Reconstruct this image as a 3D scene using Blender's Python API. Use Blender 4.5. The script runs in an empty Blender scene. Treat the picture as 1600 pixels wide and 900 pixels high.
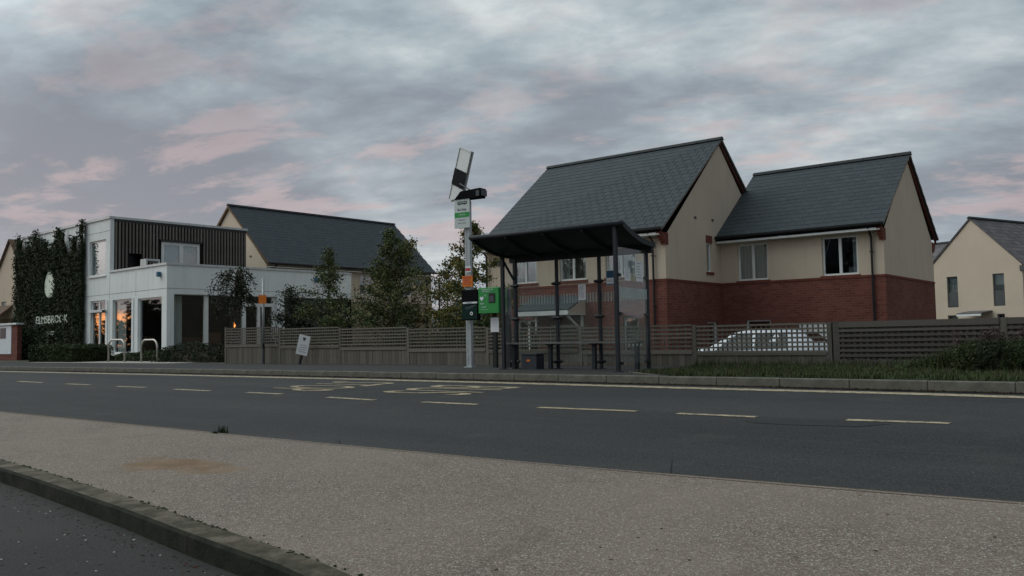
import bpy, math, random
import numpy as np
from mathutils import Vector, Matrix
random.seed(7); rng = np.random.default_rng(7)
S = bpy.context.scene; COL = S.collection; R = math.radians
# ------------------------------------------------------------------ camera
EYE = 0.575                                   # above the far pavement (z = 0)
FPX = 1354.75
cr = Vector((0.78039844, 0.62502634, -0.01789795))
cu = Vector((0.05084225, -0.03489985, 0.99809672))
cf = Vector((-0.62321211, 0.7798231, 0.05901354))
cam = bpy.data.cameras.new('camera'); co = bpy.data.objects.new('camera', cam); COL.objects.link(co)
m = Matrix((( cr.x, cu.x, -cf.x, 0), (cr.y, cu.y, -cf.y, 0), (cr.z, cu.z, -cf.z, EYE), (0, 0, 0, 1)))
co.matrix_world = m
cam.sensor_width = 36; cam.lens = 36 * FPX / 1600; cam.clip_start = 0.1; cam.clip_end = 3000
S.camera = co
S.render.resolution_x = 1024; S.render.resolution_y = 576
# ------------------------------------------------------------------ world
W = bpy.data.worlds.new('World'); S.world = W; W.use_nodes = True
nt = W.node_tree; nt.nodes.clear()
def wn(t, **k):
    n = nt.nodes.new(t)
    for a, b in k.items(): setattr(n, a, b)
    return n
def L(a, b): nt.links.new(a, b)
def wm(op, a, b=None, c=None, clamp=False):
    n = wn('ShaderNodeMath', operation=op); n.use_clamp = clamp
    for i, v in enumerate((a, b, c)):
        if v is None: continue
        if isinstance(v, (int, float)): n.inputs[i].default_value = v
        else: L(v, n.inputs[i])
    return n.outputs[0]
def ramp(fac, stops, interp='EASE'):
    n = wn('ShaderNodeValToRGB'); n.color_ramp.interpolation = interp
    e = n.color_ramp.elements
    while len(e) < len(stops): e.new(0.5)
    for el, (p, c) in zip(e, stops):
        el.position = p; el.color = (c, c, c, 1) if isinstance(c, (int, float)) else (*c, 1)
    L(fac, n.inputs[0]); return n.outputs[0]
def mixc(f, a, b, mode='MIX'):
    n = wn('ShaderNodeMix', data_type='RGBA', blend_type=mode)
    for i, v in ((0, f), (6, a), (7, b)):
        if isinstance(v, (int, float)): n.inputs[i].default_value = v
        elif isinstance(v, tuple): n.inputs[i].default_value = (*v, 1)
        else: L(v, n.inputs[i])
    return n.outputs[2]
tc = wn('ShaderNodeTexCoord'); sep = wn('ShaderNodeSeparateXYZ'); L(tc.outputs['Generated'], sep.inputs[0])
dx, dy, dz = sep.outputs
sky = wn('ShaderNodeTexSky'); sky.sky_type = 'NISHITA'; sky.sun_disc = False
SUN_EL, SUN_AZ = R(2.0), R(243)                 # low in the west, behind and to the left of the camera
sky.sun_elevation = SUN_EL; sky.sun_rotation = SUN_AZ
zc = wm('MAXIMUM', dz, 0.0)
inv = wm('DIVIDE', 1.0, wm('ADD', zc, 0.24))
# cloud deck, seen in perspective; rotated so its streets run with the wind
ca, sa = math.cos(R(27)), math.sin(R(27))
px = wm('MULTIPLY', dx, inv); py = wm('MULTIPLY', dy, inv)
u = wm('ADD', wm('MULTIPLY', px, ca), wm('MULTIPLY', py, sa))
v = wm('ADD', wm('MULTIPLY', px, -sa), wm('MULTIPLY', py, ca))
def cvec(su, sv, o, w=0.0):
    c = wn('ShaderNodeCombineXYZ'); L(wm('MULTIPLY_ADD', u, su, o), c.inputs[0]); L(wm('MULTIPLY_ADD', v, sv, o * 1.7), c.inputs[1])
    c.inputs[2].default_value = w; return c.outputs[0]
def noise(vec, scale, det, rough, dist=0.0):
    n = wn('ShaderNodeTexNoise'); L(vec, n.inputs['Vector']); n.inputs['Scale'].default_value = scale
    n.inputs['Detail'].default_value = det; n.inputs['Roughness'].default_value = rough; n.inputs['Distortion'].default_value = dist
    return n.outputs[0]
n1 = noise(cvec(1.10, 1.25, 3.1), 1.0, 10, 0.52, 0.15)
n2 = noise(cvec(4.2, 6.0, 9.4, 2.0), 1.0, 10, 0.60, 0.15)
n3 = noise(cvec(2.6, 4.2, 6.2, 4.0), 1.0, 8, 0.60, 0.2)
n0 = noise(cvec(0.50, 0.75, 7.7, 6.0), 1.0, 4, 0.5, 0.0)
d = wm('ADD', wm('ADD', wm('MULTIPLY', n1, 0.46), wm('MULTIPLY', n2, 0.22)), wm('MULTIPLY', n0, 0.32))
base = ramp(d, [(0.41, (0.150, 0.172, 0.206)), (0.465, (0.188, 0.222, 0.258)), (0.51, (0.258, 0.306, 0.340)), (0.548, (0.350, 0.402, 0.425)), (0.60, (0.53, 0.565, 0.57))], 'LINEAR')
# rose underlighting, stronger low down and towards the left of the view
pinkm = wm('MULTIPLY', ramp(n3, [(0.50, 0.0), (0.61, 1.0)]), ramp(zc, [(0.02, 1.0), (0.18, 0.95), (0.30, 0.35), (0.6, 0.05)]))
base = mixc(wm('MULTIPLY', pinkm, 0.55), base, (0.52, 0.375, 0.36))
# mauve cast of the lower sky
base = mixc(ramp(zc, [(0.0, 0.40), (0.2, 0.22), (0.4, 0.0)]), base, (0.275, 0.278, 0.305))
# western afterglow on the horizon, round the sun's azimuth only
sx, sy = math.sin(SUN_AZ), math.cos(SUN_AZ)
hl = wm('SQRT', wm('ADD', wm('MULTIPLY', dx, dx), wm('MULTIPLY', dy, dy)))
az = wm('DIVIDE', wm('ADD', wm('MULTIPLY', dx, sx), wm('MULTIPLY', dy, sy)), wm('MAXIMUM', hl, 0.001))
glow = wm('MULTIPLY', ramp(az, [(0.80, 0.0), (0.97, 1.0)]), ramp(dz, [(0.0, 1.0), (0.032, 1.0), (0.038, 0.0)]))
warm = wm('MULTIPLY', ramp(az, [(0.0, 0.0), (1.0, 1.0)]), ramp(zc, [(0.0, 0.45), (0.35, 0.0)]))
base = mixc(warm, base, (0.40, 0.35, 0.36))
# the western half of the sky, thinner cloud lit by the set sun: brighter well above the horizon
LE = R(38); dt = wm('ADD', wm('ADD', wm('MULTIPLY', dx, sx * math.cos(LE)), wm('MULTIPLY', dy, sy * math.cos(LE))), wm('MULTIPLY', dz, math.sin(LE)))
lobe = wm('MULTIPLY', ramp(dt, [(0.62, 0.0), (0.97, 1.0)]), ramp(zc, [(0.040, 0.0), (0.11, 1.0)]))
base = mixc(1.0, base, mixc(lobe, (1.0, 1.0, 1.0), (4.5, 4.35, 4.05)), 'MULTIPLY')
base = mixc(glow, base, (2.5, 0.85, 0.24))
base = mixc(ramp(dz, [(0.0, 1.0), (0.001, 0.0)]), base, (0.05, 0.05, 0.05))  # below the horizon: ground-dark
SKYSTR = 0.1
scaled = wn('ShaderNodeVectorMath', operation='SCALE'); L(base, scaled.inputs[0]); scaled.inputs['Scale'].default_value = 1 / SKYSTR
fin = mixc(0.985, sky.outputs[0], scaled.outputs[0])
bg = wn('ShaderNodeBackground'); bg.inputs[1].default_value = SKYSTR; L(fin, bg.inputs[0])
ow = wn('ShaderNodeOutputWorld'); L(bg.outputs[0], ow.inputs[0])
# ------------------------------------------------------------------ sun (veiled, almost set)
sd = bpy.data.lights.new('sun', 'SUN'); sd.energy = 0.05; sd.angle = R(30); sd.color = (1.0, 0.66, 0.47)
so = bpy.data.objects.new('sun', sd); COL.objects.link(so)
sv = Vector((math.sin(SUN_AZ) * math.cos(SUN_EL), math.cos(SUN_AZ) * math.cos(SUN_EL), math.sin(SUN_EL)))
so.rotation_euler = sv.to_track_quat('Z', 'Y').to_euler()
S.view_settings.view_transform = 'Standard'; S.view_settings.look = 'None'; S.view_settings.exposure = 0.47; S.view_settings.gamma = 1

# ------------------------------------------------------------------ helpers
def ray(px, py): return cf + cr * ((px - 800) / FPX) - cu * ((py - 450) / FPX)
def gr(px, py, z=0.0):
    d = ray(px, py); t = (z - EYE) / d.z; return d.x * t, d.y * t
SL = 0.0288
def zroad(y): return -0.12 - SL * (11.15 - y)
def rd(px, py):
    d = ray(px, py); t = (-EYE - 0.12 - SL * 11.15) / (d.z - SL * d.y); return d.x * t, d.y * t
def tag(o, label=None, cat=None, group=None, kind=None):
    for k, val in (('label', label), ('category', cat), ('group', group), ('kind', kind)):
        if val: o[k] = val
    return o
def empty(name, loc=(0, 0, 0), rz=0.0, label=None, cat=None, group=None):
    o = bpy.data.objects.new(name, None); COL.objects.link(o); o.location = loc; o.rotation_euler = (0, 0, rz)
    o.empty_display_size = 0.2
    return tag(o, label, cat, group)
def link(name, me, parent=None, loc=(0, 0, 0), rot=(0, 0, 0)):
    o = bpy.data.objects.new(name, me); COL.objects.link(o); o.location = loc; o.rotation_euler = rot
    if parent: o.parent = parent
    return o
class MB:
    def __init__(s): s.v = []; s.f = []; s.map = None
    def pt(s, p): s.v.append(s.map(*p) if s.map else tuple(p)); return len(s.v) - 1
    def poly(s, pts): s.f.append([s.pt(p) for p in pts]); return s
    def box(s, x0, x1, y0, y1, z0, z1, b=0.0):
        if b > 0:  # chamfer on the four long (z) edges and top
            n = [(x0+b,y0),(x1-b,y0),(x1,y0+b),(x1,y1-b),(x1-b,y1),(x0+b,y1),(x0,y1-b),(x0,y0+b)]
            i0 = [s.pt((a, c, z0)) for a, c in n]; i1 = [s.pt((a, c, z1 - b)) for a, c in n]
            n2 = [(x0+b,y0+b),(x1-b,y0+b),(x1-b,y0+b),(x1-b,y1-b),(x1-b,y1-b),(x0+b,y1-b),(x0+b,y1-b),(x0+b,y0+b)]
            i2 = [s.pt((a, c, z1)) for a, c in n2]
            for k in range(8):
                j = (k + 1) % 8; s.f.append([i0[k], i0[j], i1[j], i1[k]]); s.f.append([i1[k], i1[j], i2[j], i2[k]])
            s.f.append([i2[0], i2[2], i2[4], i2[6]]); s.f.append(i0[::-1]); return s
        i = [s.pt(p) for p in ((x0,y0,z0),(x1,y0,z0),(x1,y1,z0),(x0,y1,z0),(x0,y0,z1),(x1,y0,z1),(x1,y1,z1),(x0,y1,z1))]
        for q in ((0,3,2,1),(4,5,6,7),(0,1,5,4),(1,2,6,5),(2,3,7,6),(3,0,4,7)): s.f.append([i[k] for k in q])
        return s
    def hexa(s, P):
        i = [s.pt(p) for p in P]
        for q in ((0,3,2,1),(4,5,6,7),(0,1,5,4),(1,2,6,5),(2,3,7,6),(3,0,4,7)): s.f.append([i[k] for k in q])
        return s
    def bar(s, a, b, w, h, up=(0, 0, 1)):
        a = Vector(a); b = Vector(b); d = (b - a).normalized(); upv = Vector(up)
        if abs(d.dot(upv)) > 0.98: upv = Vector((0, 1, 0))
        r = d.cross(upv).normalized() * (w / 2); t = r.cross(d).normalized() * (h / 2)
        return s.hexa([a-r-t, a+r-t, b+r-t, b-r-t, a-r+t, a+r+t, b+r+t, b-r+t])
    def tube(s, pts, rad, n=8, cap=True):
        pts = [Vector(p) for p in pts]; rad = rad if isinstance(rad, (list, tuple)) else [rad] * len(pts)
        rings = []; pr = None
        for k, p in enumerate(pts):
            d = ((pts[min(k + 1, len(pts) - 1)] - pts[max(k - 1, 0)])).normalized()
            if pr is None: pr = d.orthogonal().normalized()
            r = (pr - d * pr.dot(d)).normalized(); pr = r; t = d.cross(r)
            rings.append([s.pt(p + (r * math.cos(2*math.pi*i/n) + t * math.sin(2*math.pi*i/n)) * rad[k]) for i in range(n)])
        for a, b in zip(rings, rings[1:]):
            for i in range(n): s.f.append([a[i], a[(i+1) % n], b[(i+1) % n], b[i]])
        if cap: s.f.append(rings[0][::-1]); s.f.append(rings[-1])
        return s
    def mesh(s, name, mat, smooth=False):
        me = bpy.data.meshes.new(name); me.from_pydata(s.v, [], s.f)
        if mat: me.materials.append(mat)
        if smooth: me.polygons.foreach_set('use_smooth', [True] * len(me.polygons))
        me.update(); return me
    def build(s, name, mat, parent=None, loc=(0, 0, 0), rot=(0, 0, 0), smooth=False):
        return link(name, s.mesh(name, mat, smooth), parent, loc, rot)
def npmesh(name, verts, faces_n, k, mat, smooth=False):
    """verts (N,3) array; faces_n faces of k consecutive indices"""
    me = bpy.data.meshes.new(name); nv = len(verts)
    me.vertices.add(nv); me.vertices.foreach_set('co', np.asarray(verts, np.float32).ravel())
    me.loops.add(faces_n * k); me.loops.foreach_set('vertex_index', np.arange(faces_n * k, dtype=np.int32))
    me.polygons.add(faces_n); me.polygons.foreach_set('loop_start', np.arange(0, faces_n * k, k, dtype=np.int32))
    me.polygons.foreach_set('loop_total', np.full(faces_n, k, np.int32))
    me.materials.append(mat); me.update(calc_edges=True); me.validate(); return me

# ------------------------------------------------------------------ materials
class NT:
    def __init__(s, name, rough=0.8, spec=0.3):
        s.m = bpy.data.materials.new(name); s.m.use_nodes = True; s.t = s.m.node_tree
        s.b = s.t.nodes['Principled BSDF']; s.b.inputs['Roughness'].default_value = rough
        s.b.inputs['Specular IOR Level'].default_value = spec; s.out = s.t.nodes['Material Output']
        s.tc = s.t.nodes.new('ShaderNodeTexCoord'); s.P = s.tc.outputs['Object']
    def n(s, t, **k):
        x = s.t.nodes.new(t)
        for a, b in k.items(): setattr(x, a, b)
        return x
    def l(s, a, b): s.t.links.new(a, b)
    def put(s, sock, val):
        if isinstance(val, (int, float)): sock.default_value = val
        elif isinstance(val, tuple): sock.default_value = (*val, 1) if len(val) == 3 and sock.type == 'RGBA' else val
        else: s.l(val, sock)
    def noise(s, scale, det=4, rough=0.55, vec=None, dist=0):
        x = s.n('ShaderNodeTexNoise'); s.l(vec or s.P, x.inputs['Vector']); x.inputs['Scale'].default_value = scale
        x.inputs['Detail'].default_value = det; x.inputs['Roughness'].default_value = rough; x.inputs['Distortion'].default_value = dist
        return x.outputs[0]
    def voro(s, scale, out='Color', feat='F1', vec=None):
        x = s.n('ShaderNodeTexVoronoi', feature=feat); s.l(vec or s.P, x.inputs['Vector']); x.inputs['Scale'].default_value = scale
        return x.outputs[out]
    def math(s, op, a, b=None, c=None, clamp=False):
        x = s.n('ShaderNodeMath', operation=op); x.use_clamp = clamp
        for i, val in enumerate((a, b, c)):
            if val is not None: s.put(x.inputs[i], val)
        return x.outputs[0]
    def mix(s, f, a, b, mode='MIX'):
        x = s.n('ShaderNodeMix', data_type='RGBA', blend_type=mode)
        s.put(x.inputs[0], f); s.put(x.inputs[6], a); s.put(x.inputs[7], b); return x.outputs[2]
    def ramp(s, f, stops):
        x = s.n('ShaderNodeValToRGB'); e = x.color_ramp.elements
        while len(e) < len(stops): e.new(0.5)
        for el, (p, c) in zip(e, stops):
            el.position = p; el.color = (c, c, c, 1) if isinstance(c, (int, float)) else (*c, 1)
        s.l(f, x.inputs[0]); return x.outputs[0]
    def scale(s, sx, sy, sz):
        x = s.n('ShaderNodeMapping'); s.l(s.P, x.inputs[0]); x.inputs['Scale'].default_value = (sx, sy, sz); return x.outputs[0]
    def col(s, c): s.put(s.b.inputs['Base Color'], c); return s
    def bump(s, h, strength=0.3, dist=0.01):
        x = s.n('ShaderNodeBump'); x.inputs['Strength'].default_value = strength; x.inputs['Distance'].default_value = dist
        s.l(h, x.inputs['Height']); s.l(x.outputs[0], s.b.inputs['Normal']); return s
    def objrand(s): x = s.n('ShaderNodeObjectInfo'); return x.outputs['Random']
    def island(s): x = s.n('ShaderNodeNewGeometry'); return x.outputs['Random Per Island']
def simple(name, c, rough=0.7, spec=0.3, var=0.18, sc=6, metal=0, bump=0.0, bs=60):
    t = NT(name, rough, spec); n = t.noise(sc, 5)
    lo = tuple(x * (1 - var) for x in c); hi = tuple(min(1, x * (1 + var)) for x in c)
    t.col(t.ramp(n, [(0.3, lo), (0.7, hi)])); t.b.inputs['Metallic'].default_value = metal
    if bump: t.bump(t.noise(bs, 3), bump, 0.01)
    return t.m
M = {}
# asphalt of the road: fine speckle, paler bands of polished wheel tracks, patches
t = NT('asphalt', 0.88, 0.22)
sp = t.voro(95); g1 = t.noise(0.5, 4, vec=t.scale(0.25, 1.6, 1)); g2 = t.noise(22, 3)
c = t.mix(t.ramp(g1, [(0.35, 0.0), (0.65, 1.0)]), (0.022, 0.0235, 0.024), (0.044, 0.046, 0.046))
c = t.mix(0.42, c, t.ramp(t.noise(75, 3, 0.65), [(0.33, (0.006, 0.006, 0.007)), (0.52, (0.034, 0.035, 0.036)), (0.68, (0.16, 0.155, 0.15))]), 'MIX')
c = t.mix(t.ramp(t.noise(2.2, 4, 0.6, vec=t.scale(0.12, 2.4, 1)), [(0.55, 0.0), (0.72, 0.38)]), c, (0.058, 0.056, 0.052))
c = t.mix(t.ramp(t.noise(1.3, 6, 0.65), [(0.55, 0.0), (0.75, 0.35)]), c, (0.085, 0.08, 0.072))
t.col(c); t.bump(t.noise(140, 2, 0.7), 0.5, 0.006); M['asphalt'] = t.m
t = NT('footway_tarmac', 0.9, 0.2)
c = t.mix(t.ramp(t.noise(0.9, 5), [(0.3, 0.0), (0.7, 1.0)]), (0.026, 0.025, 0.024), (0.042, 0.039, 0.037))
c = t.mix(0.25, c, t.ramp(t.noise(120, 2), [(0.35, (0.012, 0.012, 0.012)), (0.7, (0.13, 0.125, 0.12))]))
t.col(c); t.bump(t.noise(110, 2), 0.4, 0.005); M['tarmac'] = t.m
# pale bound gravel of the near verge, with an ochre sand stain
t = NT('bound_gravel', 0.85, 0.3)
vc = t.voro(150); vd = t.voro(150, 'Distance')
hsv = t.n('ShaderNodeSeparateColor'); t.l(vc, hsv.inputs[0])
chip = t.ramp(hsv.outputs[0], [(0.0, (0.075, 0.058, 0.044)), (0.25, (0.170, 0.130, 0.104)), (0.5, (0.245, 0.190, 0.156)), (0.72, (0.325, 0.260, 0.218)), (0.88, (0.275, 0.185, 0.135)), (0.97, (0.55, 0.52, 0.46))])
vc2 = t.voro(75); h2 = t.n('ShaderNodeSeparateColor'); t.l(vc2, h2.inputs[0])
chip = t.mix(t.ramp(h2.outputs[1], [(0.86, 0.0), (0.93, 0.55)]), chip, (0.46, 0.42, 0.36))
chip = t.mix(t.ramp(vd, [(0.35, 0.0), (0.62, 0.55)]), chip, (0.075, 0.06, 0.05))
large = t.noise(0.8, 6, 0.6)
c = t.mix(t.ramp(large, [(0.36, 0.0), (0.66, 0.5)]), chip, (0.26, 0.210, 0.168))
c = t.mix(t.ramp(t.noise(2.6, 5, 0.65), [(0.52, 0.0), (0.78, 0.32)]), c, (0.10, 0.078, 0.060))
# stain (object coordinates = world metres)
sx_ = t.n('ShaderNodeSeparateXYZ'); t.l(t.P, sx_.inputs[0])
wob = t.noise(1.9, 5, 0.6)
ex = t.math('DIVIDE', t.math('ADD', sx_.outputs[0], 6.15), 0.62)
ey = t.math('DIVIDE', t.math('SUBTRACT', sx_.outputs[1], t.math('MULTIPLY_ADD', sx_.outputs[0], 0.12, 4.32)), 0.32)
rr = t.math('SQRT', t.math('ADD', t.math('MULTIPLY', ex, ex), t.math('MULTIPLY', ey, ey)))
rr = t.math('ADD', rr, t.math('ADD', t.math('MULTIPLY_ADD', wob, 2.6, -1.3), t.math('MULTIPLY_ADD', t.noise(7, 6, 0.7), 0.8, -0.4)))
st = t.ramp(rr, [(0.45, 0.85), (0.8, 0.6), (1.05, 0.0)])
stc = t.mix(t.ramp(t.noise(5, 5), [(0.35, 0.0), (0.7, 1.0)]), (0.16, 0.095, 0.045), (0.26, 0.17, 0.095))
c = t.mix(st, c, stc)
t.col(c); t.bump(t.math('ADD', vd, t.noise(60, 3)), 0.7, 0.006); M['gravel'] = t.m
t = NT('kerb_concrete', 0.85, 0.25)
k = t.ramp(t.noise(4, 6, 0.6), [(0.3, (0.07, 0.066, 0.055)), (0.5, (0.125, 0.117, 0.098)), (0.72, (0.20, 0.186, 0.158))])
k = t.mix(t.math('MULTIPLY', t.objrand(), 0.45), k, (0.10, 0.10, 0.075)); t.col(k); t.bump(t.noise(50, 4), 0.4, 0.006); M['kerb'] = t.m
t = NT('mossy_kerb', 0.92, 0.15)
k = t.ramp(t.noise(5, 7, 0.68), [(0.30, (0.030, 0.030, 0.020)), (0.46, (0.085, 0.075, 0.055)), (0.60, (0.17, 0.145, 0.112)), (0.8, (0.25, 0.215, 0.17))])
k = t.mix(t.ramp(t.noise(70, 3), [(0.4, 0.0), (0.7, 0.5)]), k, (0.07, 0.062, 0.045)); t.col(k); t.bump(t.noise(45, 5, 0.7), 0.9, 0.012); M['mosskerb'] = t.m
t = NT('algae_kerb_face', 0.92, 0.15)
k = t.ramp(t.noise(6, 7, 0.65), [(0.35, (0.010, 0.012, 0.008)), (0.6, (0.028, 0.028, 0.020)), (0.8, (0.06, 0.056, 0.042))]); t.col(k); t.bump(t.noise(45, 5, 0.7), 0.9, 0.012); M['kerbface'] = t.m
t = NT('road_paint', 0.75, 0.3)
wear = t.math('ADD', t.math('MULTIPLY', t.noise(9, 6, 0.8), 0.65), t.math('MULTIPLY', t.noise(60, 3), 0.35))
t.col(t.mix(t.ramp(wear, [(0.44, 0.92), (0.58, 0.12)]), (0.05, 0.05, 0.05), (0.54, 0.44, 0.28))); M['paint'] = t.m
t = NT('worn_road_paint', 0.8, 0.3)
wear = t.math('ADD', t.math('MULTIPLY', t.noise(9, 6, 0.75), 0.6), t.math('MULTIPLY', t.noise(80, 2), 0.4))
t.col(t.mix(t.ramp(wear, [(0.46, 0.95), (0.64, 0.12)]), (0.04, 0.04, 0.04), (0.42, 0.34, 0.215))); M['wornpaint'] = t.m
t = NT('grass_soil', 0.95, 0.1)
t.col(t.ramp(t.noise(3, 6), [(0.3, (0.018, 0.028, 0.010)), (0.7, (0.045, 0.065, 0.022))])); M['soil'] = t.m
t = NT('yard_ground', 0.95, 0.1)
t.col(t.ramp(t.noise(0.6, 6), [(0.3, (0.05, 0.055, 0.035)), (0.7, (0.10, 0.095, 0.075))])); M['ground'] = t.m
def render_mat(name, c, streak=0.18):
    t = NT(name, 0.9, 0.15)
    a = t.noise(0.7, 5, 0.6); s2 = t.noise(2.2, 5, 0.6, vec=t.scale(2.2, 2.2, 0.18))
    k = t.ramp(a, [(0.3, tuple(x * 0.93 for x in c)), (0.7, tuple(x * 1.05 for x in c))])
    k = t.mix(t.ramp(s2, [(0.52, 0.0), (0.8, streak * 2.2)]), k, tuple(x * 0.62 for x in c))
    t.col(k); t.bump(t.noise(120, 3), 0.15, 0.004); return t.m
M['cream'] = render_mat('cream_render', (0.55, 0.46, 0.36))
M['creamR'] = render_mat('pale_cream_render', (0.54, 0.455, 0.36), 0.05)
M['white'] = render_mat('white_panel', (0.74, 0.77, 0.755), 0.16)
def brick_mat(name, c1, c2, mort, bw=0.225, bh=0.075):
    t = NT(name, 0.9, 0.15); sp = t.n('ShaderNodeSeparateXYZ'); t.l(t.P, sp.inputs[0])
    cb = t.n('ShaderNodeCombineXYZ'); t.l(t.math('ADD', sp.outputs[0], sp.outputs[1]), cb.inputs[0]); t.l(sp.outputs[2], cb.inputs[1])
    b = t.n('ShaderNodeTexBrick'); t.l(cb.outputs[0], b.inputs['Vector']); b.inputs['Scale'].default_value = 1
    b.inputs['Brick Width'].default_value = bw; b.inputs['Row Height'].default_value = bh; b.inputs['Mortar Size'].default_value = 0.007
    b.inputs['Mortar Smooth'].default_value = 0.3; b.inputs['Bias'].default_value = -0.1
    b.inputs['Color1'].default_value = (*c1, 1); b.inputs['Color2'].default_value = (*c2, 1); b.inputs['Mortar'].default_value = (*mort, 1)
    k = t.mix(t.ramp(t.noise(0.8, 6, 0.6), [(0.35, 0.0), (0.75, 0.5)]), b.outputs[0], tuple(x * 0.55 for x in c1))
    k = t.mix(t.ramp(t.noise(4.5, 3), [(0.62, 0.0), (0.72, 0.4)]), k, (0.11, 0.07, 0.07))
    t.col(k); t.bump(t.math('SUBTRACT', 1.0, b.outputs['Fac']), 0.5, 0.006); return t.m
M['brick'] = brick_mat('red_brick', (0.150, 0.047, 0.036), (0.225, 0.078, 0.056), (0.15, 0.115, 0.10))
M['stone'] = brick_mat('coursed_stone', (0.26, 0.21, 0.14), (0.34, 0.28, 0.19), (0.17, 0.145, 0.11), 0.42, 0.15)
M['brickflat'] = simple('brick_dressing', (0.15, 0.050, 0.036), 0.9, 0.15, 0.25, 9, bump=0.4, bs=30)
t = NT('slate', 0.72, 0.25)
rv = t.math('ADD', t.math('MULTIPLY', t.objrand(), 0.5), t.math('MULTIPLY', t.island(), 0.5))
k = t.ramp(rv, [(0.1, (0.041, 0.050, 0.057)), (0.5, (0.048, 0.059, 0.067)), (0.9, (0.056, 0.068, 0.075))])
k = t.mix(t.ramp(t.noise(3, 6, 0.65), [(0.5, 0.0), (0.8, 0.35)]), k, (0.070, 0.080, 0.075)); t.col(k); t.bump(t.noise(35, 5), 0.25, 0.006); M['slate'] = t.m
t = NT('brown_tile', 0.8, 0.2); t.col(t.ramp(t.noise(9, 5), [(0.3, (0.10, 0.065, 0.045)), (0.7, (0.17, 0.115, 0.08))])); M['browntile'] = t.m
t = NT('grey_tile', 0.75, 0.3); rv = t.island()
t.col(t.ramp(rv, [(0.1, (0.095, 0.09, 0.095)), (0.9, (0.15, 0.138, 0.14))])); M['greytile'] = t.m
M['matt'] = simple('matt_black', (0.009, 0.009, 0.010), 0.9, 0.05, 0.2, 5)
M['black'] = simple('black_plastic', (0.010, 0.011, 0.012), 0.45, 0.4, 0.2, 5)
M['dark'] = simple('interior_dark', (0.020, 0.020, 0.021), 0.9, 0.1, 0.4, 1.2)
M['frame'] = simple('white_frame', (0.66, 0.68, 0.66), 0.4, 0.4, 0.06, 3)
M['greyframe'] = simple('grey_frame', (0.06, 0.066, 0.07), 0.5, 0.4, 0.1, 3)
M['shelter'] = simple('shelter_paint', (0.016, 0.020, 0.025), 0.6, 0.3, 0.22, 7)
M['coping'] = simple('coping_metal', (0.50, 0.52, 0.52), 0.5, 0.4, 0.12, 4)
M['steel'] = simple('galvanised_steel', (0.34, 0.36, 0.36), 0.45, 0.5, 0.2, 14, metal=0.35)
M['stainless'] = simple('stainless', (0.42, 0.40, 0.36), 0.35, 0.5, 0.12, 14, metal=0.8)
M['alu'] = simple('aluminium_post', (0.38, 0.41, 0.42), 0.5, 0.5, 0.14, 8, metal=0.2)
M['battenwood'] = None
def wood(name, a, b, sc=(9, 9, 0.7)):
    t = NT(name, 0.9, 0.15); rv = t.objrand()
    g = t.noise(3.0, 7, 0.65, vec=t.scale(*sc)); k = t.ramp(g, [(0.3, a), (0.7, b)])
    k = t.mix(t.math('MULTIPLY', rv, 0.55), k, tuple(x * 0.55 for x in a)); k = t.mix(t.ramp(t.noise(1.2, 5), [(0.5, 0.0), (0.75, 0.4)]), k, tuple(x * 0.7 for x in b))
    t.col(k); t.bump(g, 0.4, 0.008); return t.m
M['batten'] = wood('weathered_batten', (0.15, 0.135, 0.122), (0.24, 0.215, 0.195))
M['fence'] = wood('weathered_fence', (0.095, 0.086, 0.072), (0.19, 0.173, 0.148))
M['fenceh'] = wood('weathered_slat', (0.115, 0.104, 0.087), (0.22, 0.20, 0.17), (0.7, 9, 9))
M['fencer'] = wood('weathered_slat_dark', (0.085, 0.076, 0.068), (0.16, 0.145, 0.128), (0.7, 9, 9))
t = NT('backing_board', 0.95, 0.1); t.col((0.018, 0.014, 0.013)); M['backing'] = t.m
M['curtain'] = None
t = NT('curtain', 0.95, 0.05); w = t.n('ShaderNodeTexWave'); t.l(t.scale(1, 1, 0.02), w.inputs[0]); w.inputs['Scale'].default_value = 6; w.inputs['Distortion'].default_value = 2.5
t.col(t.ramp(w.outputs[0], [(0.0, (0.30, 0.34, 0.33)), (1.0, (0.50, 0.54, 0.52))])); M['curtain'] = t.m
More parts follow.
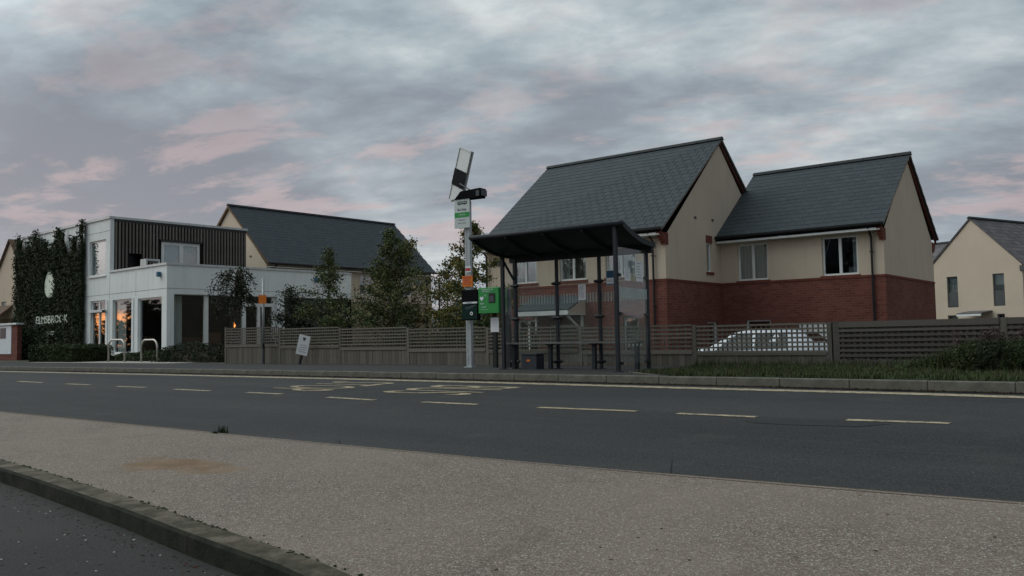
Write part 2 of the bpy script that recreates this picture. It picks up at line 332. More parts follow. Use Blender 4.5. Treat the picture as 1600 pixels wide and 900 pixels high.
def glass(name, tint, refl=1.0, dirt=0.0, dirtc=(0.3, 0.33, 0.32)):
    mm = bpy.data.materials.new(name); mm.use_nodes = True; T = mm.node_tree; T.nodes.clear()
    def n(x): return T.nodes.new(x)
    tr = n('ShaderNodeBsdfTransparent'); tr.inputs[0].default_value = (*tint, 1)
    gl = n('ShaderNodeBsdfGlossy'); gl.inputs['Roughness'].default_value = 0.02; gl.inputs[0].default_value = (0.92, 0.97, 1, 1)
    fr = n('ShaderNodeFresnel'); ge = n('ShaderNodeNewGeometry'); io = n('ShaderNodeMath'); io.operation = 'MULTIPLY_ADD'
    io.inputs[1].default_value = 1 / 1.5 - 1.5; io.inputs[2].default_value = 1.5; T.links.new(ge.outputs['Backfacing'], io.inputs[0]); T.links.new(io.outputs[0], fr.inputs[0])   # thin pane: same reflectance on both faces
    mu = n('ShaderNodeMath'); mu.operation = 'MULTIPLY'; mu.inputs[1].default_value = refl; mu.use_clamp = True; T.links.new(fr.outputs[0], mu.inputs[0])
    tcn = n('ShaderNodeTexCoord'); no = n('ShaderNodeTexNoise'); no.inputs['Scale'].default_value = 1.1; T.links.new(tcn.outputs['Object'], no.inputs[0])
    bp = n('ShaderNodeBump'); bp.inputs['Strength'].default_value = 0.012; bp.inputs['Distance'].default_value = 0.02; T.links.new(no.outputs[0], bp.inputs['Height']); T.links.new(bp.outputs[0], gl.inputs['Normal'])
    mx = n('ShaderNodeMixShader'); T.links.new(mu.outputs[0], mx.inputs[0]); T.links.new(tr.outputs[0], mx.inputs[1]); T.links.new(gl.outputs[0], mx.inputs[2])
    o = n('ShaderNodeOutputMaterial'); last = mx.outputs[0]
    if dirt:
        df = n('ShaderNodeBsdfDiffuse'); df.inputs[0].default_value = (*dirtc, 1)
        n2_ = n('ShaderNodeTexNoise'); n2_.inputs['Scale'].default_value = 2.2; n2_.inputs['Detail'].default_value = 6; T.links.new(tcn.outputs['Object'], n2_.inputs[0])
        m2 = n('ShaderNodeMath'); m2.operation = 'MULTIPLY'; m2.inputs[1].default_value = dirt * 2; T.links.new(n2_.outputs[0], m2.inputs[0])
        mz = n('ShaderNodeMixShader'); T.links.new(m2.outputs[0], mz.inputs[0]); T.links.new(last, mz.inputs[1]); T.links.new(df.outputs[0], mz.inputs[2]); last = mz.outputs[0]
    T.links.new(last, o.inputs[0]); return mm
M['glass'] = glass('window_glass', (0.84, 0.87, 0.87), 3.6)
M['glassdark'] = glass('shopfront_glass', (0.93, 0.95, 0.95), 1.25)
M['glassside'] = glass('side_shopfront_glass', (0.88, 0.90, 0.90), 0.35)
M['shglass'] = glass('shelter_glass', (0.96, 0.975, 0.97), 0.55, 0.08, (0.33, 0.36, 0.34))
M['frost'] = glass('frosted_stripe', (0.8, 0.84, 0.84), 0.3, 0.48, (0.62, 0.68, 0.66))
def leafmat(name, cols, tr=0.25):
    t = NT(name, 0.7, 0.2); rv = t.island(); nn = t.noise(1.6, 3)
    t.col(t.ramp(t.math('ADD', t.math('MULTIPLY', rv, 0.65), t.math('MULTIPLY', nn, 0.35)), cols)); return t.m
M['leafgreen'] = leafmat('leaf_green', [(0.1, (0.036, 0.060, 0.024)), (0.5, (0.075, 0.10, 0.036)), (0.8, (0.13, 0.14, 0.05)), (0.97, (0.28, 0.14, 0.04))])
M['leafyellow'] = leafmat('leaf_turning', [(0.1, (0.045, 0.07, 0.025)), (0.45, (0.10, 0.12, 0.034)), (0.7, (0.20, 0.17, 0.045)), (0.93, (0.32, 0.15, 0.04))])
M['leafdark'] = leafmat('leaf_dark', [(0.1, (0.010, 0.017, 0.009)), (0.6, (0.024, 0.036, 0.016)), (0.95, (0.05, 0.062, 0.025))])
M['ivy'] = leafmat('ivy_leaf', [(0.1, (0.014, 0.024, 0.013)), (0.55, (0.034, 0.052, 0.024)), (0.8, (0.062, 0.078, 0.034)), (0.97, (0.085, 0.05, 0.03))])
M['hedge'] = leafmat('hedge_leaf', [(0.1, (0.014, 0.026, 0.010)), (0.6, (0.032, 0.052, 0.018)), (0.95, (0.07, 0.09, 0.03))])
M['blade'] = leafmat('grass_blade', [(0.1, (0.024, 0.036, 0.012)), (0.6, (0.046, 0.066, 0.022)), (0.95, (0.10, 0.10, 0.045))])
M['straw'] = leafmat('dry_stem', [(0.1, (0.045, 0.028, 0.028)), (0.6, (0.075, 0.05, 0.045)), (0.95, (0.13, 0.095, 0.07))])
M['bark'] = simple('bark', (0.055, 0.045, 0.035), 0.95, 0.1, 0.4, 20, bump=0.6, bs=40)
M['paper'] = simple('white_paper', (0.76, 0.78, 0.80), 0.8, 0.2, 0.04, 6)
M['ink'] = simple('dark_ink', (0.05, 0.05, 0.06), 0.8, 0.2, 0.1, 6)
M['greyink'] = simple('grey_print', (0.22, 0.22, 0.26), 0.8, 0.2, 0.1, 6)
M['orange'] = simple('orange_sign', (0.62, 0.17, 0.02), 0.7, 0.3, 0.08, 6)
M['redp'] = simple('red_print', (0.45, 0.07, 0.06), 0.7, 0.3, 0.08, 6)
M['green'] = simple('defibrillator_green', (0.022, 0.26, 0.055), 0.5, 0.4, 0.10, 4)
M['flaggreen'] = simple('flag_green', (0.03, 0.30, 0.07), 0.6, 0.3, 0.05, 4)
M['darkgreen'] = simple('dark_green_print', (0.006, 0.026, 0.020), 0.8, 0.15, 0.15, 4)
M['blue'] = simple('blue_poster', (0.02, 0.09, 0.17), 0.6, 0.3, 0.1, 4)
M['cyanb'] = simple('alarm_blue', (0.05, 0.14, 0.22), 0.4, 0.4, 0.1, 4)
M['yellowpaper'] = simple('yellowed_paper', (0.50, 0.50, 0.36), 0.8, 0.2, 0.05, 4)
M['bin'] = simple('dark_blue_metal', (0.020, 0.026, 0.034), 0.5, 0.4, 0.2, 5)
M['egg'] = simple('emblem_white', (0.62, 0.70, 0.58), 0.6, 0.3, 0.10, 3)
t = NT('car_white', 0.25, 0.5); t.col((0.55, 0.58, 0.61)); t.b.inputs['Coat Weight'].default_value = 0.6; M['car'] = t.m
M['tyre'] = simple('tyre_rubber', (0.015, 0.015, 0.016), 0.9, 0.2, 0.2, 9)
M['redlens'] = simple('red_lens', (0.35, 0.02, 0.02), 0.2, 0.5, 0.1, 4)
t = NT('warm_lamp', 0.5); t.b.inputs['Emission Color'].default_value = (1.0, 0.30, 0.06, 1); t.b.inputs['Emission Strength'].default_value = 2.2; M['lamp'] = t.m

# ------------------------------------------------------------------ text
def text_mesh(s, size, mat, depth=0.002, squash=1.0):
    cu_ = bpy.data.curves.new('txt', 'FONT'); cu_.body = s; cu_.size = size; cu_.align_x = 'CENTER'; cu_.align_y = 'CENTER'; cu_.extrude = depth; cu_.resolution_u = 3
    o = bpy.data.objects.new('txt', cu_); COL.objects.link(o); dg = bpy.context.evaluated_depsgraph_get()
    me = bpy.data.meshes.new_from_object(o.evaluated_get(dg)); bpy.data.objects.remove(o)
    me.materials.clear(); me.materials.append(mat)
    return me
UP = (R(90), 0, 0)      # text standing, facing -Y

# ================================================================== GROUND
def strip(name, A, B_, mat, zA, zB, parent=None, kind='structure', sub=1):
    """sheet between two polylines given as (x, y) at the same x stations"""
    v = []; f = []
    for (a, b) in zip(A, B_):
        v.append((a[0], a[1], zA(a[1]) if callable(zA) else zA)); v.append((b[0], b[1], zB(b[1]) if callable(zB) else zB))
    for i in range(len(A) - 1): f.append((2*i, 2*i+2, 2*i+3, 2*i+1))
    me = bpy.data.meshes.new(name); me.from_pydata(v, [], f); me.materials.append(mat); me.update()
    o = link(name, me, parent)
    if kind: o['kind'] = kind
    return o
XS = [-140, -60, -40, -30, -24, -20, -17, -14, -11.5, -9.5, -8, -6.5, -5, -3.7, -2.6, -1.6, 0, 3, 10, 30, 60]
def interp(pts):
    xs, ys = zip(*pts); return lambda x: float(np.interp(x, xs, ys))
kerbY = interp([(-140, 9.0), (-60, 11.0), (-40, 11.25), (-30, 11.38), (-20, 11.45), (-11.5, 11.32), (-8, 11.24), (-5, 11.17), (-1.6, 11.0), (3, 10.7), (30, 8.2), (60, 3)])
nearY = interp([(-140, 3.4), (-60, 4.8), (-13, 4.95), (-7, 4.87), (-4, 4.87), (-2, 4.93), (-0.7, 5.03), (3, 5.2), (10, 4.9), (30, 3.2), (60, -2)])
link('ground', MB().poly([(-900, -900, -1.35), (900, -900, -1.35), (900, 900, -1.35), (-900, 900, -1.35)]).mesh('ground', M['ground']))['kind'] = 'structure'
strip('road', [(x, nearY(x)) for x in XS], [(x, kerbY(x) + 0.02) for x in XS], M['asphalt'], zroad, zroad)
# far footway: runs back to the fence and the plot of the white building
strip('pavement', [(x, kerbY(x) + 0.10) for x in XS], [(x, 15.35) for x in XS], M['tarmac'], 0.0, 0.0)
# raised plot under the white building and the houses on its side
mb = MB().box(-140, -23.6, 15.36, 90, -1.3, -0.006); mb.build('plot_ground', M['ground'])['kind'] = 'structure'
strip('forecourt_paving', [(-36.5, 14.75), (-25.9, 14.75)], [(-36.5, 17.9), (-25.9, 17.9)], simple('pale_paving', (0.33, 0.32, 0.28), 0.9, 0.2, 0.1, 3), 0.005, 0.005)
# kerb, stone by stone
kr = empty('kerb', (0, 0, 0)); kr['kind'] = 'structure'
kme = MB().box(0.0015, 0.9125, 0, 0.125, -0.16, 0.002, 0.012).mesh('kerbstone', M['kerb'])
x = -62.0
while x < 12:
    y0, y1 = kerbY(x), kerbY(x + 0.914); o = link('kerbstone', kme, kr, (x, y0, random.uniform(-0.004, 0.004)), (0, 0, math.atan2(y1 - y0, 0.914))); x += 0.914 * math.cos(o.rotation_euler.z)
# silt and weeds in the channel
strip('gutter_silt', [(x, kerbY(x) - 0.07) for x in XS[1:]], [(x, kerbY(x) + 0.01) for x in XS[1:]], simple('silt', (0.035, 0.026, 0.018), 0.95, 0.1, 0.5, 8), lambda y: zroad(y) + 0.006, lambda y: zroad(y) + 0.012)
# markings
lineY = interp([(-60, 10.6), (-28.7, 10.93), (-20, 11.02), (-16, 10.98), (-12, 10.95), (-8.2, 10.86), (-5.3, 10.72), (-2.9, 10.68), (-1.56, 10.58), (3, 10.25), (30, 7.8)])
xs2 = np.linspace(-60, 20, 90)
strip('edge_line', [(x, lineY(x) - 0.13) for x in xs2], [(x, lineY(x) + 0.11) for x in xs2], M['paint'], lambda y: zroad(y) + 0.005, lambda y: zroad(y) + 0.005)
cl = empty('centre_line', (0, 0, 0)); cl['kind'] = 'structure'
dash = [((28,596),(66,598)),((103,600),(140,601.5)),((183,604),(227,605.7)),((273,608.5),(327,611)),((386,613.5),(441,616)),((512,621),(585,625.5)),((661,628.5),(746,632.5)),((841,637),(995,643)),((1059,646.5),(1182,652)),((1323,656.5),(1484,662))]
cY = interp([(-19, 7.75), (-13, 7.68), (-9, 7.56), (-6, 7.52), (-3, 7.58), (-1, 7.72)])
ends = []
for a, b in dash:
    A = rd(*a); B_ = rd(*b); ends.append((A, B_))
for i, (A, B_) in enumerate(ends):
    w = 0.055
    strip('line_dash', [(A[0], A[1] - w), (B_[0], B_[1] - w)], [(A[0], A[1] + w), (B_[0], B_[1] + w)], M['paint'] if i != 7 else M['wornpaint'], lambda y: zroad(y) + 0.005, lambda y: zroad(y) + 0.005, cl, None)
for k in range(8):   # on beyond the frame at both ends
    for sgn, st_ in ((-1, ends[0][0]), (1, ends[-1][1])):
        xx = st_[0] + sgn * (1.0 + 2.2 * k); strip('line_dash', [(xx, st_[1] - 0.05), (xx + sgn * 1.1, st_[1] - 0.05)], [(xx, st_[1] + 0.05), (xx + sgn * 1.1, st_[1] + 0.05)], M['paint'], lambda y: zroad(y) + 0.005, lambda y: zroad(y) + 0.005, cl, None)
# BUS STOP road lettering: read by a driver coming from the left
def road_text(s, x0, x1, ya, yb, mat):
    me = text_mesh(s, 1.0, mat, 0.0); n = len(me.vertices); a = np.empty(n * 3); me.vertices.foreach_get('co', a); a = a.reshape(n, 3)
    mn, mx_ = a.min(0), a.max(0); q = (a - mn) / np.maximum(mx_ - mn, 1e-6)
    X = x0 + q[:, 1] * (x1 - x0); Y = yb - q[:, 0] * (yb - ya)
    me.vertices.foreach_set('co', np.column_stack([X, Y, -0.12 - SL * (11.15 - Y) + 0.006]).ravel()); me.update()
    o = link('road_lettering', me); o['kind'] = 'structure'; o['label'] = 'worn yellow road lettering reading ' + s; return o
road_text('BUS', -9.75, -8.0, 8.9, 10.25, M['wornpaint'])
road_text('STOP', -12.45, -10.85, 8.75, 10.45, M['wornpaint'])
# dark repair on the carriageway and a transverse crack or two
def patch(name, pts, mat, dz_, zf=zroad):
    P = [rd(*p) for p in pts]; me = MB().poly([(x, y, zf(y) + dz_) for x, y in P]).mesh(name, mat); o = link(name, me); o['kind'] = 'structure'; return o
pm = simple('tarmac_repair', (0.032, 0.033, 0.0335), 0.9, 0.2, 0.2, 20)
patch('road_patch', [(1160,657),(1240,655),(1330,657),(1392,663),(1340,667),(1230,664),(1175,661)], pm, 0.003)
for pts in ([(1049,746),(1047,733),(1050,720),(1051,720),(1049,733),(1051,746)], [(530,697),(529,688),(531,688),(532,697)]): patch('road_crack', pts, M['tyre'], 0.003)
# near verge of pale bound gravel + kerb + lower car-park tarmac, with a kerb edge curving across the corner
back = [(-30.0, 4.6), (-14.0, 3.45)] + [rd(*p) for p in [(0,720.6),(60,737),(120,756),(225,789),(300,816),(375,841.5),(450,866),(525,890.5),(555,900)]] + [(-1.2, 1.95), (1.0, 1.3), (6, -0.6), (30, -9)]
NX = [b[0] for b in back]
zg = lambda y: zroad(y) + 0.012
def offset(P, d):
    out = []
    for i, p in enumerate(P):
        a = P[max(i - 1, 0)]; b = P[min(i + 1, len(P) - 1)]; tx, ty = b[0] - a[0], b[1] - a[1]; l = math.hypot(tx, ty); out.append((p[0] + ty / l * d, p[1] - tx / l * d))
    return out
strip('near_verge', offset(back, .07), [(max(b[0], -60), nearY(b[0]) - 0.0) for b in back], M['gravel'], zg, zg)
strip('verge_edge_dirt', [(x, nearY(x) - 0.05) for x in XS], [(x, nearY(x) + 0.05 + 0.02 * math.sin(x * 7)) for x in XS], simple('edge_dirt', (0.10, 0.075, 0.048), 0.95, 0.1, 0.4, 12), lambda y: zroad(y) + 0.014, lambda y: zroad(y) + 0.003)
def offset(P, d):
    out = []
    for i, p in enumerate(P):
        a = P[max(i - 1, 0)]; b = P[min(i + 1, len(P) - 1)]; tx, ty = b[0] - a[0], b[1] - a[1]; l = math.hypot(tx, ty); out.append((p[0] + ty / l * d, p[1] - tx / l * d))
    return out
nk = empty('near_kerb', (0, 0, 0)); nk['kind'] = 'structure'
# resample back line every 0.9 m and build kerbstones
bl = [np.array(b) for b in back]; seg = np.array([0] + [np.linalg.norm(bl[i + 1] - bl[i]) for i in range(len(bl) - 1)]).cumsum()
def along(s): return (float(np.interp(s, seg, [b[0] for b in bl])), float(np.interp(s, seg, [b[1] for b in bl])))
s_ = 0.0
while s_ < seg[-1] - 0.9:
    a = along(s_ + 0.002); b = along(s_ + 0.898); o1, o2 = offset([a, b], 0.135); o3, o4 = offset([a, b], 0.150)
    mk = MB(); za, zb = zg(a[1]) + 0.004, zg(b[1]) + 0.004
    A0 = [(a[0], a[1], za), (b[0], b[1], zb), (o2[0], o2[1], zb - 0.006), (o1[0], o1[1], za - 0.006), (o3[0], o3[1], za - 0.022), (o4[0], o4[1], zb - 0.022), (o4[0], o4[1], zb - 0.24), (o3[0], o3[1], za - 0.24)]
    i = [mk.pt(p) for p in A0]; mk.f += [[i[0], i[3], i[2], i[1]], [i[3], i[4], i[5], i[2]], [i[4], i[7], i[6], i[5]], [i[0], i[3], i[4], i[7]], [i[1], i[6], i[5], i[2]]]
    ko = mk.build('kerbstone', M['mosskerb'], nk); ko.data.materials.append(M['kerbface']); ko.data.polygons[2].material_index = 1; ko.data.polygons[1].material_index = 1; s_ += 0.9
b2 = offset(back, 0.148)
strip('car_park', [(x, -30) for x, y in b2], b2, M['tarmac'], -0.30 - 0.12, lambda y: zg(y) - 0.105)

# ================================================================== BUILDERS
def face_front(y0):  return lambda u, d, z: (u, y0 + d, z)        # wall facing -Y, depth goes +Y
def face_side(x0):   return lambda u, d, z: (x0 - d, u, z)        # wall facing +X, depth goes -X
def wall(name, parent, fm, u0, u1, z0, z1, holes, mat, depth=0.14):
    """sheet of wall with real openings and reveals"""
    us = sorted({u0, u1, *[h[0] for h in holes], *[h[1] for h in holes]}); zs = sorted({z0, z1, *[h[2] for h in holes], *[h[3] for h in holes]})
    us = [a for a in us if u0 <= a <= u1]; zs = [a for a in zs if z0 <= a <= z1]
    w = MB(); w.map = fm
    for a, b in zip(us, us[1:]):
        for c, d in zip(zs, zs[1:]):
            mu, mz = (a + b) / 2, (c + d) / 2
            if any(h[0] < mu < h[1] and h[2] < mz < h[3] for h in holes): continue
            w.poly([(a, 0, c), (b, 0, c), (b, 0, d), (a, 0, d)])
    for h in holes:
        a, b, c, d = h; c = max(c, z0); d = min(d, z1)
        w.poly([(a, 0, c), (a, depth, c), (a, depth, d), (a, 0, d)]); w.poly([(b, 0, c), (b, depth, c), (b, depth, d), (b, 0, d)])
        w.poly([(a, 0, c), (b, 0, c), (b, depth, c), (a, depth, c)]); w.poly([(a, 0, d), (b, 0, d), (b, depth, d), (a, depth, d)])
    return w.build(name, mat, parent)
def window(parent, fm, u0, u1, z0, z1, mull=(), rec=0.07, fw=0.055, fmat=None, sill=None, curtain=None, trans=(), name='window', gmat=None, sillmat=None, room=True):
    fmat = fmat or M['frame']; w = MB(); w.map = fm; d0, d1 = rec, rec + 0.06
    w.box(u0, u0 + fw, d0, d1, z0, z1); w.box(u1 - fw, u1, d0, d1, z0, z1); w.box(u0 + fw, u1 - fw, d0, d1, z0, z0 + fw); w.box(u0 + fw, u1 - fw, d0, d1, z1 - fw, z1)
    for k in mull: w.box(k - fw * .7, k + fw * .7, d0 - 0.004, d1, z0 + fw, z1 - fw)
    o = w.build(name, fmat, parent)
    edges = [u0 + fw] + [e for k in mull for e in (k - fw * .7, k + fw * .7)] + [u1 - fw]
    zs = [z0 + fw] + [e for k in trans for e in (k - fw * .6, k + fw * .6)] + [z1 - fw]
    if trans:
        t_ = MB(); t_.map = fm
        for k in trans:
            for a, b in zip(edges[::2], edges[1::2]): t_.box(a, b, d0 + 0.003, d1 - 0.003, k - fw * .6, k + fw * .6)
        t_.build('glazing_bar', fmat, o)
    for a, b in zip(edges[::2], edges[1::2]):
        for c, d in zip(zs[::2], zs[1::2]):
            p = MB(); p.map = fm; p.box(a, b, d0 + 0.025, d0 + 0.035, c, d).build('pane', gmat or M['glass'], o)
    if curtain:
        for (a, b, c, d, mt) in curtain:
            p = MB(); p.map = fm
            n = max(2, int((b - a) / 0.05)); 
            for i in range(n):
                xa = a + (b - a) * i / n; xb = a + (b - a) * (i + 1) / n; da = d1 + 0.06 + (0.03 if i % 2 else 0); db = d1 + 0.06 + (0 if i % 2 else 0.03)
                p.poly([(xa, da, c), (xb, db, c), (xb, db, d), (xa, da, d)])
            p.build('curtain', mt, o)
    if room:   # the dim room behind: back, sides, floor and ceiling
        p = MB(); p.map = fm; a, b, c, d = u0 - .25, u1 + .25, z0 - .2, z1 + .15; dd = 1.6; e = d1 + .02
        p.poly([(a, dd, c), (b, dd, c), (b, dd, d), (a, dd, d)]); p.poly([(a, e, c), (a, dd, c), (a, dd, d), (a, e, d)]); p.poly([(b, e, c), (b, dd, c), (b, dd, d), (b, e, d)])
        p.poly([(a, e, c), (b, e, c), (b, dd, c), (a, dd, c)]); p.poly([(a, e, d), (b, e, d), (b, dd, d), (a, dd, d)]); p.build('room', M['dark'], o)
    if sill:
        p = MB(); p.map = fm; p.box(u0 - 0.06, u1 + 0.06, -0.035, rec, z0 - sill, z0 - 0.003).build('sill', sillmat or M['brickflat'], o)
    return o
TILE = {}
def roof(parent, fr, a0, a1, be, ze, br, zr_, mat, tw=0.30, g=0.24, cap=300, ridge=True, world=None, tiles=True, rmat=None):
    """one slope. fr(a, b, z): a along the eaves, b across; be,ze eaves, br,zr_ ridge"""
    dk = MB(); dk.map = fr; L_ = math.hypot(br - be, zr_ - ze); ub, uz = (br - be) / L_, (zr_ - ze) / L_
    nb, nz = (-uz, ub) if ub > 0 else (uz, -ub)
    if nz < 0: nb, nz = -nb, -nz
    P = lambda a, s, h: (a, be + ub * s + nb * h, ze + uz * s + nz * h)
    dk.hexa([P(a0+.02, 0.03, -.06), P(a1-.02, 0.03, -.06), P(a1-.02, L_-.02, -.06), P(a0+.02, L_-.02, -.06), P(a0+.02, 0.03, -.012), P(a1-.02, 0.03, -.012), P(a1-.02, L_-.02, -.012), P(a0+.02, L_-.02, -.012)])
    rf = dk.build('roof', mat, parent)
    rows = int(round(L_ / g)); g = L_ / rows; items = []
    for r in range(rows):
        off = -(tw / 2) * (r % 2); a = a0 + off
        while a < a1 - 0.02:
            aa, bb = max(a, a0), min(a + tw - 0.006, a1)
            if bb - aa > 0.05: items.append((aa, bb, r))
            a += tw
    if not tiles: items_p = []
    else:
        wmx = parent.matrix_basis
        def dist(it):
            p = wmx @ Vector(fr(*P((it[0] + it[1]) / 2, it[2] * g, 0))); return (p - Vector((0, 0, EYE))).length
        items.sort(key=dist); full = [it for it in items if it[1] - it[0] > tw - 0.02]; items_p = full[:cap]
    sp_ = set(items_p); rest = [it for it in items if it not in sp_]
    def slate(mb_, aa, bb, r, jit):
        s0, s1 = r * g - 0.004, min((r + 1) * g + 0.03, L_ - .005); h = jit
        mb_.hexa([P(aa, s0, -0.004), P(bb, s0, -0.004), P(bb, s1, -0.011), P(aa, s1, -0.011), P(aa, s0, 0.002 + h), P(bb, s0, 0.002 + h), P(bb, s1, -0.005), P(aa, s1, -0.005)])
    if rest:
        st_ = MB(); st_.map = fr
        for aa, bb, r in rest: slate(st_, aa, bb, r, random.uniform(0, 0.002))
        o = st_.build('slates', mat, rf); o['kind'] = 'stuff'
    if items_p:
        aa, bb, r = items_p[0]; b0 = MB(); b0.map = lambda a, b, z: tuple(Vector(fr(a, b, z)) - Vector(fr(*P(aa, r * g, 0)))); slate(b0, aa, bb, r, 0)
        me = b0.mesh('slate', mat)
        for (a, b, r) in items_p: link('slate', me, rf, Vector(fr(*P(a, r * g, random.uniform(0, 0.002)))))
    return rf
def ridge_tiles(parent, fr, a0, a1, b, z, mat, n_len=0.45):
    mb_ = MB(); mb_.map = fr; n = max(1, int((a1 - a0) / n_len)); st = (a1 - a0) / n; rg = empty('ridge', (0, 0, 0)); rg.parent = parent
    me = None
    for i in range(n):
        q = MB(); base_ = Vector(fr(a0 + i * st, b, z)); q.map = lambda a, bb, zz: tuple(Vector(fr(a0 + a, b + bb, z + zz)) - Vector(fr(a0, b, z)))
        if me is None:
            prof = [(-.13, -.085), (-.07, 0.0), (0, .03), (.07, 0.0), (.13, -.085)]
            i0 = [q.pt((0.004, y, zz)) for y, zz in prof]; i1 = [q.pt((st - .006, y, zz)) for y, zz in prof]
            for k in range(4): q.f.append([i0[k], i0[k + 1], i1[k + 1], i1[k]])
            q.f.append(i0); q.f.append(i1[::-1]); me = q.mesh('ridge_tile', mat)
        link('ridge_tile', me, rg, base_)
def prism_gable(name, parent, fm, u0, u1, zb, ur, zr_, mat, top=None):
    w = MB(); w.map = fm; w.poly([(u0, 0, zb), (u1, 0, zb), (ur, 0, zr_)]); return w.build(name, mat, parent)
def downpipe(parent, pts, mat=None):
    w = MB(); w.tube(pts, 0.034, 8); a, b = Vector(pts[-2]), Vector(pts[-1])
    n = 3
    for i in range(n):
        p = a.lerp(b, (i + .3) / n); w.box(p.x - .05, p.x + .05, p.y - .05, p.y + .05, p.z, p.z + .03)
    return w.build('downpipe', mat or M['black'], parent, smooth=False)
def gutter(parent, fr, a0, a1, b, z, mat=None):
    w = MB(); w.map = fr; prof = [(-.06, .05), (-.055, -.01), (-.02, -.045), (.03, -.045), (.055, -.01), (.055, .05), (.045, .05), (.04, -.005), (.02, -.03), (-.015, -.03), (-.043, -.005), (-.048, .05)]
    i0 = [w.pt((a0, b + y, z + q)) for y, q in prof]; i1 = [w.pt((a1, b + y, z + q)) for y, q in prof]; n = len(prof)
    for k in range(n): w.f.append([i0[k], i0[(k + 1) % n], i1[(k + 1) % n], i1[k]])
    w.f += [i0, i1[::-1]]; return w.build('gutter', mat or M['black'], parent)

# ================================================================== BRICK AND RENDER HOUSE (tall) : faces the road
G0 = -1.08                                     # level of the yards behind the fence
X = lambda a, b, z: (a, b, z)                  # ridge along X
hA = empty('house', (-12.405, 22.83, 0), 0, 'taller brick and cream rendered house behind the bus shelter, slate roof, canopy over its door', 'house', 'brick and cream slate roofed houses')
Ml, Md, zb, ze, zr0 = 7.0, 7.713, 2.259, 3.56, 7.08
FF = [(-5.78, -4.78, 2.42, 3.52), (-3.86, -2.83, 2.42, 3.52), (-2.10, -1.03, 2.42, 3.52)]
GF = [(-5.62, -4.74, 0.15, 1.20), (-1.50, -0.98, 0.05, 1.20), (-4.35, -3.35, -1.05, 1.02)]
ff = face_front(0)
wall('brick_wall', hA, face_front(-0.012), -Ml, 0.012, G0 - .1, zb - .04, GF, M['brick'])
wall('rendered_wall', hA, ff, -Ml, 0, zb + 0.03, ze, FF, M['cream'])
fs = face_side(0)
slit = (2.72, 3.12, 2.62, 3.56)
GS = [(2.60, 3.38, 0.05, 1.02)]
wall('brick_wall', hA, face_side(0.012), -0.012, Md, G0 - .1, zb - .04, GS, M['brick'])
wall('rendered_wall', hA, fs, 0, Md, zb + 0.03, 3.56, [slit], M['cream'])
w = MB(); w.map = fs; w.poly([(0, 0, 3.56), (Md, 0, 3.56), (Md / 2, 0, zr0 - .16)]); w.build('gable', M['cream'], hA)
w = MB(); w.box(-Ml, -Ml + .01, 0, Md, G0, ze); w.box(-Ml, 0, Md - .01, Md, G0, ze); w.poly([(-Ml, 0, ze), (-Ml, Md, ze), (-Ml, Md / 2, zr0 - .16)]); w.build('rendered_wall', M['cream'], hA)
w = MB(); w.box(-Ml, 0.03, -0.03, 0.0, zb - .04, zb + .03); w.box(0.0, 0.03, 0.0, Md, zb - .04, zb + .03); w.build('brick_string_course', M['brickflat'], hA)
for (a, b, c, d) in FF:
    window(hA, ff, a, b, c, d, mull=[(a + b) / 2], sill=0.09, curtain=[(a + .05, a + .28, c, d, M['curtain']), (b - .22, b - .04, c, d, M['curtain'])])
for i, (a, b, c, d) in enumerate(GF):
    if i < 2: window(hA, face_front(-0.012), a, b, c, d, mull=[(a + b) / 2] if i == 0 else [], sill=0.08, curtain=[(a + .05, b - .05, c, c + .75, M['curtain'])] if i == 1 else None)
dr = MB(); dr.map = face_front(0.08); a, b, c, d = GF[2]; dr.box(a, a + .07, 0, .07, c, d); dr.box(b - .07, b, 0, .07, c, d); dr.box(a + .07, b - .07, 0, .07, d - .07, d)
do = dr.build('door', M['frame'], hA); q = MB(); q.map = face_front(0.1); q.box(a + .07, b - .07, 0, .05, c, d - .07); q.build('door_leaf', M['greyframe'], do)
window(hA, fs, *slit, sill=0.09, fw=0.045)
w = MB(); w.map = fs; w.box(slit[0] - .03, slit[1] + .03, -0.012, .05, slit[3] + .003, slit[3] + .24); w.build('brick_lintel', M['brickflat'], hA)
window(hA, face_side(0.012), *GS[0], fw=0.05)
for y, z in ((1.99, 4.30), (3.22, 4.33)):
    w = MB(); w.map = fs; w.box(y - .06, y + .06, -0.02, .02, z - .035, z + .035); w.build('vent', M['greyframe'], hA)
roof(hA, X, -Ml - .05, .13, -.35, 3.79, Md / 2, 7.12, M['slate'])
roof(hA, X, -Ml - .05, .13, Md + .35, 3.79, Md / 2, 7.12, M['slate'], tiles=False)
ridge_tiles(hA, X, -Ml - .06, .15, Md / 2, 7.16, M['black'] if False else simple('ridge_dark', (0.028, 0.031, 0.032), 0.7, 0.3, 0.2, 8))
RIDGE = bpy.data.materials['ridge_dark']
gutter(hA, X, -Ml - .1, .13, -.42, 3.74)
w = MB(); w.box(-Ml - .04, .0, -.36, -.34, 3.57, 3.64); w.box(-Ml - .04, 0.0, -.34, 0.0, 3.56, 3.575); w.build('fascia', M['frame'], hA); MB().box(-Ml - .04, .02, -.375, -.345, 3.645, 3.77).build('eaves_board', M['matt'], hA)
